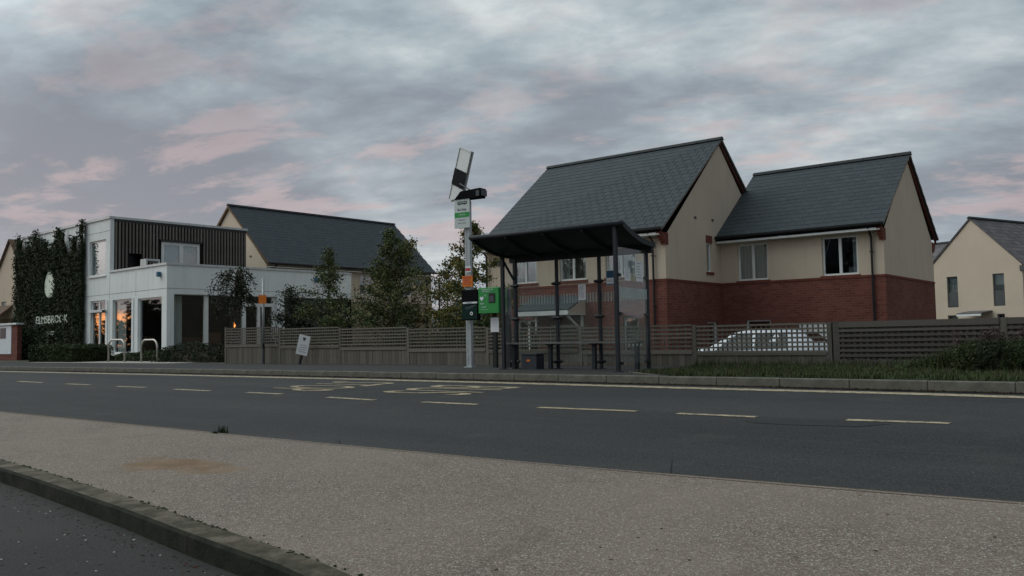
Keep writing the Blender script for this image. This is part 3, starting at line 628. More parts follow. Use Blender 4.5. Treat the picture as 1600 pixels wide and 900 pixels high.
def verge(parent, x0, D, eo, zE, yR, zR, back=True):
    w = MB(); w2 = MB()
    for s0, s1 in (((-eo, zE), (yR, zR)),) + ((((D + eo), zE), (yR, zR)),) * back:
        a = Vector((0, s0[0], s0[1])); b = Vector((0, s1[0], s1[1]))
        for (mm, xa, xb, lo, hi) in ((w, x0 - .005, x0 + .05, -.165, -.06), (w2, x0 + .03, x0 + .13, -.06, -.025)):
            mm.hexa([(xa, a.y, a.z + lo), (xb, a.y, a.z + lo), (xb, b.y, b.z + lo), (xa, b.y, b.z + lo), (xa, a.y, a.z + hi), (xb, a.y, a.z + hi), (xb, b.y, b.z + hi), (xa, b.y, b.z + hi)])
    w.build('brick_verge', M['brickflat'], parent); w2.build('mortar_verge', simple('mortar', (0.24, 0.20, 0.165), 0.9, 0.1, 0.2, 14), parent)
def corbel(parent, x0, y0, y1, z0, z1):
    w = MB(); n = 5; h = (z1 - z0) / n; s = 1 if y1 > y0 else -1
    for i in range(n):
        e = (y1 - y0) * (0.5 + 0.5 * i / (n - 1)); w.box(x0 - .05, x0 + .022, min(y0, y0 + e), max(y0, y0 + e), z0 + i * h + .004, z0 + (i + 1) * h)
    w.build('brick_corbel', M['brickflat'], parent)
verge(hA, 0, Md, .35, 3.79, Md / 2, 7.12)
w = MB(); n = 5
for i in range(n):
    h = 0.075; w.box(-.10, .025, -.37 + (n - 1 - i) * .065, .16, 3.30 + i * h + .003, 3.30 + (i + 1) * h - (.0 if i < n - 1 else .02))
w.build('brick_corbel', M['brickflat'], hA)
downpipe(hA, [(-.38, -.42, 3.70), (-.38, -.30, 3.60), (-.38, -.08, 3.42), (-.38, -.07, G0)])
downpipe(hA, [(-6.88, -.42, 3.70), (-6.88, -.30, 3.60), (-6.88, -.08, 3.42), (-6.88, -.07, G0)])
w = MB(); w.box(-6.52, -6.22, -.07, 0, 3.10, 3.36, .02); w.build('alarm_box', M['greyframe'], hA)
# canopy over the door
cn = empty('door_canopy', (-4.15 + .45, 0, 0)); cn.parent = hA
a0, a1 = -1.22, .80
w = MB(); w.hexa([(a0 - .08, -1.0, 1.44), (a1 + .05, -1.0, 1.44), (a1 + .05, 0, 1.88), (a0 - .08, 0, 1.88), (a0 - .08, -1.0, 1.48), (a1 + .05, -1.0, 1.48), (a1 + .05, 0, 1.93), (a0 - .08, 0, 1.93)]); w.build('canopy_roof', M['slate'], cn)
w = MB(); w.box(a0 - .06, a1 + .03, -1.0, -.94, 1.30, 1.435); w.box(a0 - .06, a1 + .03, -.94, 0, 1.30, 1.33); w.build('canopy_fascia', M['frame'], cn)
w = MB(); w.map = None; w.poly([(a1 + .02, -.94, 1.33), (a1 + .02, 0, 1.33), (a1 + .02, 0, 1.87), (a1 + .02, -.94, 1.44)]); w.build('canopy_cheek', M['cream'], cn)
for xx in (a0 + .12, a1 - .1):
    w = MB(); w.box(xx - .035, xx + .035, -.075, -.012, .75, 1.30); w.bar((xx, -.07, .80), (xx, -.85, 1.28), .06, .06); w.build('canopy_bracket', M['frame'], cn)

# ================================================================== LOWER HOUSE adjoining on the right
Wd, Wx, Wy = 5.875, 5.135, 3.757
hB = empty('house', (-12.405, 22.83 + Wy, 0), 0, 'lower brick and cream rendered house right of the taller gable, pale car parked below', 'house', 'brick and cream slate roofed houses')
F2 = [(.59, 1.60, 2.33, 3.52), (3.32, 4.39, 2.33, 3.52)]
G2 = [(.81, 1.63, 0.02, 1.06), (2.52, 3.56, -1.0, 0.93), (3.75, 4.5, -.1, 0.86)]
wall('brick_wall', hB, face_front(-0.012), 0.014, Wx + .012, G0 - .1, zb - .04, G2, M['brick'])
wall('rendered_wall', hB, ff, 0.003, Wx, zb + .03, 3.58, F2, M['cream'])
fs2 = face_side(Wx)
wall('brick_wall', hB, face_side(Wx + .012), -0.012, Wd, G0 - .1, zb - .04, [], M['brick'])
wall('rendered_wall', hB, fs2, 0, Wd, zb + .03, 3.56, [], M['cream'])
w = MB(); w.map = fs2; w.poly([(0, 0, 3.56), (Wd, 0, 3.56), (Wd / 2, 0, 6.16)]); w.build('gable', M['cream'], hB)
w = MB(); w.box(0, Wx, Wd - .01, Wd, G0, 3.56); w.build('rendered_wall', M['cream'], hB)
w = MB(); w.box(0.0, Wx + .03, -.03, 0, zb - .04, zb + .03); w.box(Wx, Wx + .03, 0, Wd, zb - .04, zb + .03); w.build('brick_string_course', M['brickflat'], hB)
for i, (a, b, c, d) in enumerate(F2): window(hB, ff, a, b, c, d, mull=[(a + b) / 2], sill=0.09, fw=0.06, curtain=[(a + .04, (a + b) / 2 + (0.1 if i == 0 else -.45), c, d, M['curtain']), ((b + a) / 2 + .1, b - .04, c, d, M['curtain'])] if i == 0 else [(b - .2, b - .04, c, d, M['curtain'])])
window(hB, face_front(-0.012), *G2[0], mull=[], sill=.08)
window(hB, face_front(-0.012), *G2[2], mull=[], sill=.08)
dr = MB(); dr.map = face_front(0.03); a, b, c, d = G2[1]; dr.box(a, b, 0, .08, c, d); do = dr.build('door', M['frame'], hB)
roof(hB, X, .0, Wx + .13, -.35, 3.80, Wd / 2, 6.30, M['slate'])
roof(hB, X, .0, Wx + .13, Wd + .35, 3.80, Wd / 2, 6.30, M['slate'], tiles=False)
w = MB(); w.poly([(0.004, 0, 3.5), (0.004, Wd, 3.5), (0.004, Wd / 2, 6.2)]); w.build('gable', M['cream'], hB)
ridge_tiles(hB, X, .0, Wx + .15, Wd / 2, 6.34, RIDGE)
gutter(hB, X, .02, Wx + .13, -.42, 3.74)
w = MB(); w.box(.02, Wx, -.36, -.34, 3.57, 3.635); w.box(.02, Wx, -.34, 0.0, 3.575, 3.59); w.build('fascia', M['frame'], hB); MB().box(.02, Wx + .02, -.375, -.345, 3.64, 3.77).build('eaves_board', M['matt'], hB)
verge(hB, Wx, Wd, .35, 3.80, Wd / 2, 6.30)
w = MB()
for i in range(5): h = 0.075; w.box(Wx - .10, Wx + .025, -.37 + (4 - i) * .065, .16, 3.30 + i * h + .003, 3.30 + (i + 1) * h - (.0 if i < 4 else .02))
for i in range(5): h = 0.075; w.box(Wx - .10, Wx + .025, Wd - .10, Wd + .35 - (4 - i) * .065, 3.30 + i * h + .003, 3.30 + (i + 1) * h - (.0 if i < 4 else .02))
w.build('brick_corbel', M['brickflat'], hB)
downpipe(hB, [(Wx - .33, -.42, 3.70), (Wx - .33, -.30, 3.60), (Wx - .33, -.08, 3.40), (Wx - .33, -.07, G0)])

# ================================================================== SLATE ROOFED HOUSE behind the white building
hC = empty('house', (-38.133, 27.236, 0), R(-2.205), 'cream house with long slate roof behind the white flat roofed building', 'house')
Lw, Lh, Lz, Le = 7.088, 11.85, 8.22, 4.80
rm = lambda a, b, z: (b, a, z)                 # ridge along local Y
c_f = lambda u, d, z: (u, d, z)
CW = [(3.0, 3.9, 3.3, 4.45), (6.2, 7.2, 3.3, 4.45), (9.3, 10.2, 3.3, 4.45)]
wall('rendered_wall', hC, face_side(0), 0, Lh, 2.85, Le, CW, M['cream'])
wall('stone_wall', hC, face_side(0.012), 0, Lh, -.3, 2.82, [(4.6, 5.6, .9, 2.1), (8.3, 9.3, .9, 2.1)], M['stone'])
for a, b, c, d in CW: window(hC, face_side(0), a, b, c, d, mull=[(a + b) / 2], fw=.05)
for a, b in ((4.6, 5.6), (8.3, 9.3)): window(hC, face_side(0.012), a, b, .9, 2.1, mull=[(a + b) / 2], fw=.05)
w = MB(); w.poly([(-Lw, 0, -.3), (0, 0, -.3), (0, 0, Le - .1), (-Lw, 0, Le - .1)]); w.poly([(-Lw, 0, Le - .1), (0, 0, Le - .1), (-Lw / 2, 0, Lz - .16)])
w.poly([(-Lw, Lh, -.3), (0, Lh, -.3), (0, Lh, Le - .1), (-Lw, Lh, Le - .1)]); w.poly([(-Lw, Lh, Le - .1), (0, Lh, Le - .1), (-Lw / 2, Lh, Lz - .16)]); w.box(-Lw, -Lw + .01, 0, Lh, -.3, Le); w.build('rendered_wall', M['cream'], hC)
roof(hC, rm, -.12, Lh + .12, .35, Le, -Lw / 2, Lz, M['slate'], tw=.33, g=.27)
roof(hC, rm, -.12, Lh + .12, -Lw - .35, Le, -Lw / 2, Lz, M['slate'], tiles=False, tw=.33, g=.27)
ridge_tiles(hC, rm, -.14, Lh + .14, -Lw / 2, Lz + .05, RIDGE, .6)
gutter(hC, rm, -.1, Lh + .12, .42, Le - .06)
w = MB(); w.map = rm; w.box(0, Lh, .0, .35, Le - .25, Le - .22); w.build('fascia', M['frame'], hC)
w = MB(); w.map = rm; zv_ = .20
for e in (.33, -Lw - .33):
    w.hexa([(-.13, e, Le - .16), (-.02, e, Le - .16), (-.02, -Lw / 2, Lz - .16), (-.13, -Lw / 2, Lz - .16), (-.13, e, Le - .03), (-.02, e, Le - .03), (-.02, -Lw / 2, Lz - .03), (-.13, -Lw / 2, Lz - .03)])
w.build('bargeboard', simple('brown_bargeboard', (0.15, 0.095, 0.055), 0.8, 0.2, 0.15, 8), hC)
w = MB(); w.tube([(.42, Lh - .45, Le - .1), (.30, Lh - .45, Le - .2), (.08, Lh - .45, Le - .4), (.07, Lh - .45, 0)], .04); w.tube([(.42, .35, Le - .1), (.30, .35, Le - .2), (.08, .35, Le - .4), (.07, .35, 0)], .04); w.build('downpipe', M['black'], hC)
w = MB(); w.map = face_side(0); w.box(10.5, 10.8, -.1, 0, 4.05, 4.35, .02); w.build('alarm_box', M['cyanb'], hC)
w = MB(); w.box(-1.55, -1.40, -.03, 0, 5.2, 5.28); w.build('vent', M['greyframe'], hC)

# ================================================================== FAR RIGHT HOUSE
def at_d(px, D): d = ray(px, 500); t = D / math.hypot(d.x, d.y); return d.x * t, d.y * t
yawR = R(-21)
cx, cy = at_d(1597, 49.0)
hD = empty('house', (cx, cy, 0), yawR, 'pale cream gabled house at far right with tall narrow windows and grey tiled roof', 'house')
def loc(root, yaw, px, py, axis='y', c=0.0):
    d = ray(px, py); cs, sn = math.cos(-yaw), math.sin(-yaw)
    dl = (d.x * cs - d.y * sn, d.x * sn + d.y * cs); ox, oy = -root[0], -root[1]; ol = (ox * cs - oy * sn, ox * sn + oy * cs)
    t = (c - ol[1]) / dl[1] if axis == 'y' else (c - ol[0]) / dl[0]
    return (ol[0] + t * dl[0] if axis == 'y' else ol[1] + t * dl[1]), EYE + t * d.z
def LR(px, py): return loc((cx, cy), yawR, px, py)
ua, za = LR(1515.6, 343.5); ue, ze_ = LR(1593, 413); ug, _ = LR(1599, 450); ul = 2 * ua - ug
RW = []
for (x0, y0, x1, y1) in ((1479, 433, 1498, 480), (1550.5, 428, 1571, 477.5), (1481, 493, 1498, 520), (1558, 490.5, 1571.5, 520)):
    p, q = LR(x0, y0), LR(x1, y1); RW.append((p[0], q[0], q[1], p[1]))
bR = -2.5
wall('rendered_wall', hD, ff, ul, ug, bR, ze_, RW, M['creamR'])
w = MB(); w.poly([(ul, 0, ze_), (ug, 0, ze_), (ua, 0, za)]); w.build('gable', M['creamR'], hD)
w = MB(); w.box(ug - .01, ug, 0, 12, bR, ze_); w.box(ul, ul + .01, 0, 12, bR, ze_); w.build('rendered_wall', M['creamR'], hD)
for i, (a, b, c, d) in enumerate(RW):
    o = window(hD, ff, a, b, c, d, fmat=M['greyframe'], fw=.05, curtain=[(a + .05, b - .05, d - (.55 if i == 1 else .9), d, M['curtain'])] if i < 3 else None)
    if i < 2: q = MB(); q.map = face_front(0.05); q.box(a + .05, b - .05, 0, .02, c + .05, c + (d - c) * .48); q.build('lower_panel', M['greyframe'], o)
sl = (za - ze_) / (ug - ua)
roof(hD, rm, -.08, 13, ug + .25, ze_ - .1, ua, za + .1, M['greytile'], tw=.4, g=.3, tiles=False)
roof(hD, rm, -.08, 13, ul - .25, ze_ - .1, ua, za + .1, M['greytile'], tw=.4, g=.3, tiles=False)
ridge_tiles(hD, rm, -.1, 13, ua, za + .15, RIDGE, .9)
w = MB(); w.box(ug - .1, ug + .3, -.06, .1, ze_ - .32, ze_ - .05); w.build('eaves_box', M['greyframe'], hD)
pc, pd = LR(1513, 488.5), LR(1551, 491)
w = MB(); w.hexa([(pc[0], -1.0, pc[1] - .1), (pd[0], -1.0, pc[1] - .1), (pd[0], 0, pc[1] + .02), (pc[0], 0, pc[1] + .02), (pc[0], -1.0, pc[1] - .04), (pd[0], -1.0, pc[1] - .04), (pd[0], 0, pc[1] + .08), (pc[0], 0, pc[1] + .08)]); cp = w.build('canopy', M['greytile'], hD)
w = MB(); w.box(pc[0], pd[0], -1.02, -.96, pc[1] - .2, pc[1] - .1); w.build('canopy_fascia', M['frame'], cp)
w = MB(); w.box(pc[0] + .3, pc[0] + 1.2, -.03, 0, bR, pc[1] - .3); w.build('door', M['greyframe'], hD)
# second grey roof behind it
c2x, c2y = at_d(1500, 62); hE = empty('house', (c2x, c2y, 0), R(-21), 'grey tiled house roof showing between the brick house and the far right gable', 'house')
_, z2 = loc((c2x, c2y), R(-21), 1480, 371)
w = MB(); w.box(-9, 3, 0, 6, -2.5, z2 - 2.6); w.build('rendered_wall', M['creamR'], hE)
roof(hE, X, -9.2, 3.2, -.3, z2 - 2.65, 3, z2, M['greytile'], tw=.4, g=.3, tiles=False); roof(hE, X, -9.2, 3.2, 6.3, z2 - 2.65, 3, z2, M['greytile'], tw=.4, g=.3, tiles=False)
ridge_tiles(hE, X, -9.2, 3.2, 3, z2 + .05, RIDGE, .9)

# ================================================================== WHITE FLAT-ROOFED BUILDING
bo = (-31.579, 17.954); yB = R(-2.674)
bB = empty('office_building', (*bo, 0), yB, 'white two storey flat roofed building with dark vertical timber cladding and large ground floor windows', 'building')
Bt, Bp, Bh, Bg = 6.075, 3.723, 2.594, 0.0
Bw, Bd = 5.016, 6.557
fB = face_front(0); sB = face_side(0); sU = face_side(-Bw)
XL = -15.0; YB = 9.0
holes = [(-2.95 + .55, -.44, .28, 2.50), (-4.61 + .45, -2.95 + .12, .28, 2.55), (-6.90, -5.40, 0.02, 2.58)]
holes = [(-2.42, -.40, .28, 2.50), (-4.72, -2.98, .28, 2.54), (-6.90, -5.42, 0.02, 2.58)]
wall('wall', bB, fB, XL, 0, -.15, Bp, holes, M['white'], .14)
upw = (-7.07, -5.42, 3.66, 5.22)
wall('upper_wall', bB, fB, XL, -Bw, Bp + .003, Bt, [upw], M['white'], .2)
# side, ground floor: glazed strip under the deep white band
wall('upper_band', bB, sB, 0, YB, Bh, Bp, [], M['white'])
w = MB(); w.box(-.30, 0, .003, .30, 0, Bh); w.build('corner_column', M['white'], bB)
w = MB(); w.box(-.3, 0, 4.98, 5.35, 0, Bh - .003); w.build('column', M['white'], bB)
w = MB(); w.box(-6, -.02, .3, YB, Bh - .02, Bh); w.build('soffit', M['white'], bB)
# glazing of the side
w = MB(); w.box(-.24, -.14, 1.66, 1.84, .12, Bh - .02); w.box(-.24, -.14, .30, .34, .12, Bh - .02); w.box(-.24, -.14, .34, 3.42, .02, .12); w.box(-.24, -.14, 3.38, 3.55, .12, Bh - .02); w.box(-.24, -.14, 4.82, 4.98, .02, Bh - .02); w.box(-.24, -.14, 3.55, 4.82, 2.16, 2.30); w.box(-.235, -.145, 4.1, 4.24, .02, 2.16)
sf = w.build('shopfront_frame', M['frame'], bB)
for a, b, c, d in ((.34, 1.66, .12, 2.57), (1.84, 3.38, .12, 2.57), (3.55, 4.82, 2.30, 2.57), (3.55, 4.1, .02, 2.16), (4.24, 4.82, .02, 2.16)):
    MB().box(-.195, -.185, a, b, c, d).build('pane', M['glassside'], sf)
w = MB(); 
for i in range(14):
    a = .36 + i * .035; w.poly([(-.42 - .04 * (i % 2), a, .1), (-.42 - .04 * ((i + 1) % 2), a + .035, .1), (-.42 - .04 * ((i + 1) % 2), a + .035, Bh - .04), (-.42 - .04 * (i % 2), a, Bh - .04)])
w.build('curtain', M['curtain'], sf)
# beyond the door the ground floor is recessed glass under the band
MB().box(-.195, -.185, 5.35, YB, .1, Bh - .02).build('pane', M['glassside'], sf)
# dim interior
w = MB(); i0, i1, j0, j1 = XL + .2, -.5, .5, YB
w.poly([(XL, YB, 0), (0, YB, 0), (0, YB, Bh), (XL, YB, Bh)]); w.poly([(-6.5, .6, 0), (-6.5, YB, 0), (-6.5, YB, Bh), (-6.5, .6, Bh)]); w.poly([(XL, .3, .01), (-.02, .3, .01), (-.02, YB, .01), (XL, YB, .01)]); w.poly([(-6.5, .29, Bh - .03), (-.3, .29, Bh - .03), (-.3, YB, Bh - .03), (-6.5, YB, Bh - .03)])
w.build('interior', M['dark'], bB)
w = MB(); w.box(-3.0, -2.2, 1.6, 3.4, .02, .9); w.box(-2.0, -1.6, 2.6, 3.3, .02, 1.1, .05); w.box(-4.5, -4.1, 1.2, 1.6, .02, 1.0, .05); w.build('interior_furniture', simple('wood_furniture', (0.09, 0.045, 0.025), 0.6, 0.3), bB)
MB().tube([(-1.2, 3.62, .0), (-1.2, 3.62, 1.28)], .02).build('lamp_stand', M['black'], bB)
MB().tube([(-1.2, 3.62, 1.30), (-1.2, 3.62, 1.40), (-1.2, 3.62, 1.5)], [.05, .07, .03]).build('lamp_shade', M['lamp'], bB)
# front windows
window(bB, fB, *holes[0], rec=.07, fw=.06, gmat=M['glassdark'], room=False, curtain=None)
window(bB, fB, *holes[1], rec=.07, fw=.06, gmat=M['glassdark'], room=False, curtain=[(-4.60, -3.85, .3, 2.5, M['curtain'])])
dr = window(bB, fB, *holes[2], rec=.07, fw=.08, mull=[-6.14], trans=[2.13], gmat=M['glassdark'], room=False, name='door')
MB().box(-6.95, -5.25, -.12, .14, 2.06, 2.17, .015).build('door_hood', M['coping'], dr)
MB().box(-5.32, -5.22, -.20, -.10, 2.02, 2.14, .01).build('door_lamp', M['black'], dr)
MB().tube([(-6.02, .09, .9), (-6.02, .07, .95), (-6.02, .07, 1.35), (-6.02, .09, 1.4)], .015).build('door_handle', M['steel'], dr)
window(bB, fB, *upw, rec=.06, fw=.06, gmat=M['glassdark'], room=False, curtain=[(-7.0, -5.45, 3.7, 5.2, M['curtain'])])
MB().box(upw[0] - .04, upw[1] + .04, -.06, .12, 3.60, 3.657).build('sill', M['frame'], bB)
for u0 in (-2.85, -5.26): MB().box(u0, u0 + .10, -.03, -.003, .0, 2.56).build('pilaster', M['white'], bB)
MB().box(-4.70, -.2, -.05, 0, .19, .27).build('plinth', M['frame'], bB)
# panel joints (shallow dark grooves between separate cladding sheets)
jm = simple('joint', (0.16, 0.17, 0.17), 0.9, 0.1)
w = MB(); w.box(-8.6, 0, -.004, .001, 2.80, 2.815); w.box(-Bw - .0, -Bw + .012, -.004, .001, 0, Bp - .1); w.box(-2.6, -2.588, -.004, .001, 2.6, Bp - .1); w.box(-7.6, -Bw, -.004, .001, 5.55, 5.565); w.box(-7.52, -7.42, -.05, -.004, 0, Bt - .05)
w.box(-.001, .004, 0, YB, 2.80, 2.815); w.build('panel_joints', jm, bB)
# copings
w = MB(); w.box(-Bw + .0, .05, -.05, .12, Bp + .003, Bp + .09); w.box(-.10, .05, .12, YB, Bp + .003, Bp + .09); w.build('parapet_coping', M['coping'], bB)
w = MB(); w.box(XL - .05, -Bw + .06, -.06, .12, Bt, Bt + .10); w.box(-Bw - .15, -Bw + .06, .12, Bd + .05, Bt, Bt + .10); w.box(XL, -Bw, .12, Bd, Bt - .03, Bt + .02); w.build('roof_coping', M['coping'], bB)
w = MB(); w.box(-Bw, -.02, .1, YB, 2.95, 3.0); w.box(-6, -Bw, Bd, YB, 2.95, 3.0); w.build('terrace', M['tarmac'], bB)
w = MB(); w.box(XL, -Bw - .02, Bd - .02, Bd, 0, Bt); w.box(XL, XL + .02, 0.0, Bd, -.1, Bt); w.build('rear_wall', M['white'], bB)
# upper side: backing + window + vertical battens
uw = (2.28, 4.12, 3.0, 5.24)
wall('cladding_backing', bB, sU, .16, Bd, 3.0, Bt, [uw, (.84, 1.36, 3.0, 4.62)], M['backing'], .1)
MB().box(-Bw - .16, -Bw + .012, .003, .17, 3.0, Bt - .003).build('corner_trim', M['white'], bB)
MB().box(-Bw - .5, -Bw - .45, .8, 1.4, 3.0, 4.7).build('service_recess', M['black'], bB)
y = .21; 
while y < Bd - .03:
    w_ = .072
    if .80 < y < 1.36: spans = [(4.62, Bt - .12)]
    elif uw[0] - .12 < y < uw[1] + .05: spans = [(uw[3] + .1, Bt - .12)]
    else: spans = [(3.0, Bt - .12)]
    for z0, z1 in spans: MB().box(-Bw + .003, -Bw + .05, 0, w_, z0, z1).build('cladding_batten', M['batten'], bB, (0, y, 0))
    y += .152
MB().box(-Bw, -Bw + .055, .17, Bd, Bt - .12, Bt - .01).build('cladding_trim', M['black'], bB)
MB().box(-Bw + .0, -Bw + .10, uw[0] - .08, uw[1] + .08, uw[3] + .003, uw[3] + .09).build('window_head', M['black'], bB)
window(bB, sU, *uw, rec=-.02, fw=.13, mull=[3.22], gmat=M['glass'], room=False, curtain=[(uw[0] + .1, uw[1] - .1, 3.0, 5.1, M['curtain'])])
# terrace bench frame
for sx_2 in (1.6,):
    _p, _q = loc(bo, yB, 228, 404, 'x', -3.0), loc(bo, yB, 250, 416, 'x', -3.0); _z = _p[1]
    w = MB(); w.box(-3.5, -3.0, _p[0], _p[0] + .07, 3.0, _z - .08); w.box(-3.5, -3.0, _q[0] - .07, _q[0], 3.0, _z - .08); w.box(-3.5, -3.0, _p[0], _q[0], _z - .08, _z)
    o = w.build('terrace_table', M['coping'], None); o.matrix_world = bB.matrix_basis; tag(o, 'pale table standing on the terrace behind the white parapet', 'table')
o = MB().box(-.16, 0, 0, .16, 0, .2, .03).build('security_camera', M['cyanb'], bB, (-.42, -.17, 3.28))
o = MB().box(-.02, .14, 0, .2, 0, .2, .03).build('security_camera', M['cyanb'], bB, (0.0, 6.9, 3.3))

# ------------------------------------------------------------------ foliage tools
def leaves(name, centers, size, mat, parent=None, kind=None, flat=None, aspect=0.62, seg2=True):
    """centres (N,3) -> one folded leaf quad each"""
    n = len(centers); c = np.asarray(centers, float)
    a = rng.normal(size=(n, 3)); a /= np.linalg.norm(a, axis=1)[:, None]; b = rng.normal(size=(n, 3))
    if flat is not None: a = a * (1 - flat[3]) + np.array(flat[:3]) * flat[3]; a /= np.linalg.norm(a, axis=1)[:, None]
    t = np.cross(a, b); t /= np.linalg.norm(t, axis=1)[:, None]; s = np.cross(a, t)
    L_ = (size * rng.uniform(0.6, 1.35, n))[:, None]; W_ = L_ * aspect * 0.5
    v = np.stack([c - t * L_ * .5, c + s * W_ + a * W_ * .3, c + t * L_ * .5, c - s * W_ + a * W_ * .3], 1).reshape(-1, 3)
    me = npmesh(name, v, n, 4, mat); o = link(name, me, parent)
    if kind: o['kind'] = kind
    return o
def branch_tree(name, loc_, h, spread, label, cat='tree', mat='leafgreen', nl=9000, lsize=0.10, base=0.18, shape='ovate', lean=(0, 0), seed=1, tilt=35, density=1.0, nb=34, group=None, trunk_r=0.05, clump=0.16):
    rg = np.random.default_rng(seed); rt = empty(name, loc_, 0, label, cat, group)
    tk = MB(); pts = [Vector((lean[0] * (k / 8) ** 1.5 + rg.normal() * .03 * h * .2, lean[1] * (k / 8) ** 1.5 + rg.normal() * .02 * h * .2, h * k / 8)) for k in range(9)]; pts[0] = Vector((0, 0, 0))
    tk.tube(pts, [trunk_r * (1 - .9 * k / 8) for k in range(9)], 7); tk.build('trunk', M['bark'], rt, smooth=True)
    br = MB(); cs = []
    for i in range(nb):
        f = base + (1 - base) * (i + rg.uniform(0, 1)) / nb; k = min(int(f * 8), 7); p = pts[k].lerp(pts[k + 1], f * 8 - k)
        if shape == 'cone': prof = (1.05 - f) * 1.25
        elif shape == 'ovate': prof = math.sin(math.pi * min(1, (f - base * .6) / (1 - base * .6)) ** .8) * .9 + .12
        else: prof = 1.0
        ln = spread * prof * rg.uniform(.55, 1.25); az_ = i * 2.4 + rg.normal() * .4; up = math.radians(tilt + 30 * (f - .5) + rg.normal() * 12)
        dv = Vector((math.cos(az_) * math.cos(up), math.sin(az_) * math.cos(up), math.sin(up))); q = [p]
        for s_i in range(1, 6):
            bend = Vector((rg.normal() * .12, rg.normal() * .12, rg.normal() * .08 - .02 * s_i)); q.append(q[-1] + (dv + bend) * ln / 5)
        br.tube(q, [trunk_r * .35 * (1 - .8 * k2 / 5) + .003 for k2 in range(6)], 5, cap=False)
        m_ = max(4, int(nl / nb * (0.35 + prof) * density))
        for j in range(m_):
            tt = rg.uniform(.18, 1.08) ** .75; kk = min(int(tt * 5), 4); c0 = q[kk].lerp(q[kk + 1], tt * 5 - kk)
            cs.append((c0.x + rg.normal() * clump * (.5 + .6 * ln / spread), c0.y + rg.normal() * clump * (.5 + .6 * ln / spread), c0.z + rg.normal() * clump * .6))
    br.build('limbs', M['bark'], rt, smooth=True)['kind'] = 'stuff'
    leaves('crown', np.array(cs), lsize, M[mat], rt); return rt
def at_y(px, y): d = ray(px, 500); t = y / d.y; return d.x * t, d.y * t
def zat(px, py, y): d = ray(px, py); return EYE + d.z * y / d.y
SH_ = []
# trees along the inside of the fence
def tree_px(px, y, top, **k):
    x_, y_ = at_y(px, y); g = 0.0 if x_ < -23.5 else -1.08; h = zat(px, top, y) - g; o = branch_tree(loc_=(x_, y_, g), h=h, **k); return o
tree_px(514, 18.2, 392, name='tree', spread=1.55, label='slim dark green tree between the white building and the bushy turning tree', mat='leafgreen', nl=9500, lsize=.072, shape='cone', seed=3, tilt=12, nb=34, group='young trees behind the fence')
tree_px(612, 18.0, 366, name='tree', spread=2.1, label='wide bushy tree with some orange leaves, in front of the long slate roof', mat='leafgreen', nl=14000, lsize=.075, shape='cone', seed=5, tilt=34, nb=44, base=.10, group='young trees behind the fence', clump=.13)
tree_px(600, 18.6, 385, name='tree', spread=1.4, label='olive and yellow tree growing into the right side of the wide bushy tree', mat='leafyellow', nl=4000, lsize=.075, shape='ovate', seed=15, tilt=40, nb=40, base=.2, group='young trees behind the fence', clump=.16, lean=(1.1, 0))
tree_px(738, 18.0, 350, name='tree', spread=1.8, label='yellowing tree behind the bus stop pole, beside the tall house', mat='leafyellow', nl=15000, lsize=.076, shape='cone', seed=8, tilt=24, nb=46, base=.12, group='young trees behind the fence', clump=.12)
tree_px(700, 19.2, 412, name='tree', spread=.9, label='loose small tree left of the bus stop pole with pink sky behind', mat='leafyellow', nl=4200, lsize=.08, shape='ovate', seed=18, tilt=20, nb=26, base=.2, group='young trees behind the fence')
tree_px(455, 19.0, 452, name='tree', spread=.75, label='low dark shrub-like tree against the white building, left of the slim tree', mat='leafdark', nl=2800, lsize=.075, shape='ovate', seed=28, tilt=30, nb=36, base=.1, group='young trees behind the fence')
x_, y_ = at_y(363, 16.6)
t_ = empty('tree', (x_, y_, 0), 0, 'dark weeping tree with bare drooping twigs at the left end of the fence', 'tree')
rg = np.random.default_rng(4); H = zat(363, 424, 16.6); tk = MB(); tp = [Vector((.25 * (k / 6) ** 2, 0, H * .97 * k / 6)) for k in range(7)]; tk.tube(tp, [.045 * (1 - .85 * k / 6) for k in range(7)], 7); tk.build('trunk', M['bark'], t_)
bm_ = MB(); cs = []
for i in range(44):
    f = rg.uniform(.62, 1.0) ** .8; p = tp[0].lerp(tp[-1], f); a = rg.uniform(0, 6.28); r_ = rg.uniform(.2, .8) * (1.15 if i % 3 else .7); q = [p]
    if math.cos(a) > 0: r_ *= .8
    drop = rg.uniform(.5, 1.5); rise = rg.uniform(.0, .32)
    for s_i in range(1, 9):
        tt = s_i / 8; q.append(Vector((p.x + math.cos(a) * r_ * math.sin(tt * 1.5) + rg.normal() * .015, p.y + math.sin(a) * r_ * math.sin(tt * 1.5) + rg.normal() * .015, p.z + rise * math.sin(tt * 3.1) - drop * max(0, tt - .3) ** 1.5)))
    bm_.tube(q, [.013 * (1 - .8 * k2 / 8) + .004 for k2 in range(9)], 4, cap=False)
    for j in range(54): tt = rg.uniform(.3, 1); kk = min(int(tt * 8), 7); c0 = q[kk].lerp(q[kk + 1], tt * 8 - kk); cs.append((c0.x + rg.normal() * .06, c0.y + rg.normal() * .06, c0.z + rg.normal() * .07))
bm_.build('limbs', M['bark'], t_)['kind'] = 'stuff'; leaves('crown', np.array(cs), .075, M['leafdark'], t_)

for px, w_, h_, lb, mt in ((440, .6, 1.5, 'dark shrub behind the fence below the white band, left of the slim tree', 'leafdark'), (560, .6, 1.3, 'dark green shrub behind the fence between the slim tree and the wide bushy tree', 'hedge'), (628, 1.2, 1.6, 'dense dark undergrowth behind the fence at the foot of the wide bushy tree', 'leafdark'), (708, .8, 1.65, 'shrub behind the fence left of the bus stop post', 'hedge'), (758, .8, 2.0, 'dark shrub behind the green defibrillator cabinet', 'hedge')):
    x_, y_ = at_y(px, 17.0); SH_.append((x_, y_, w_, h_, lb, mt))
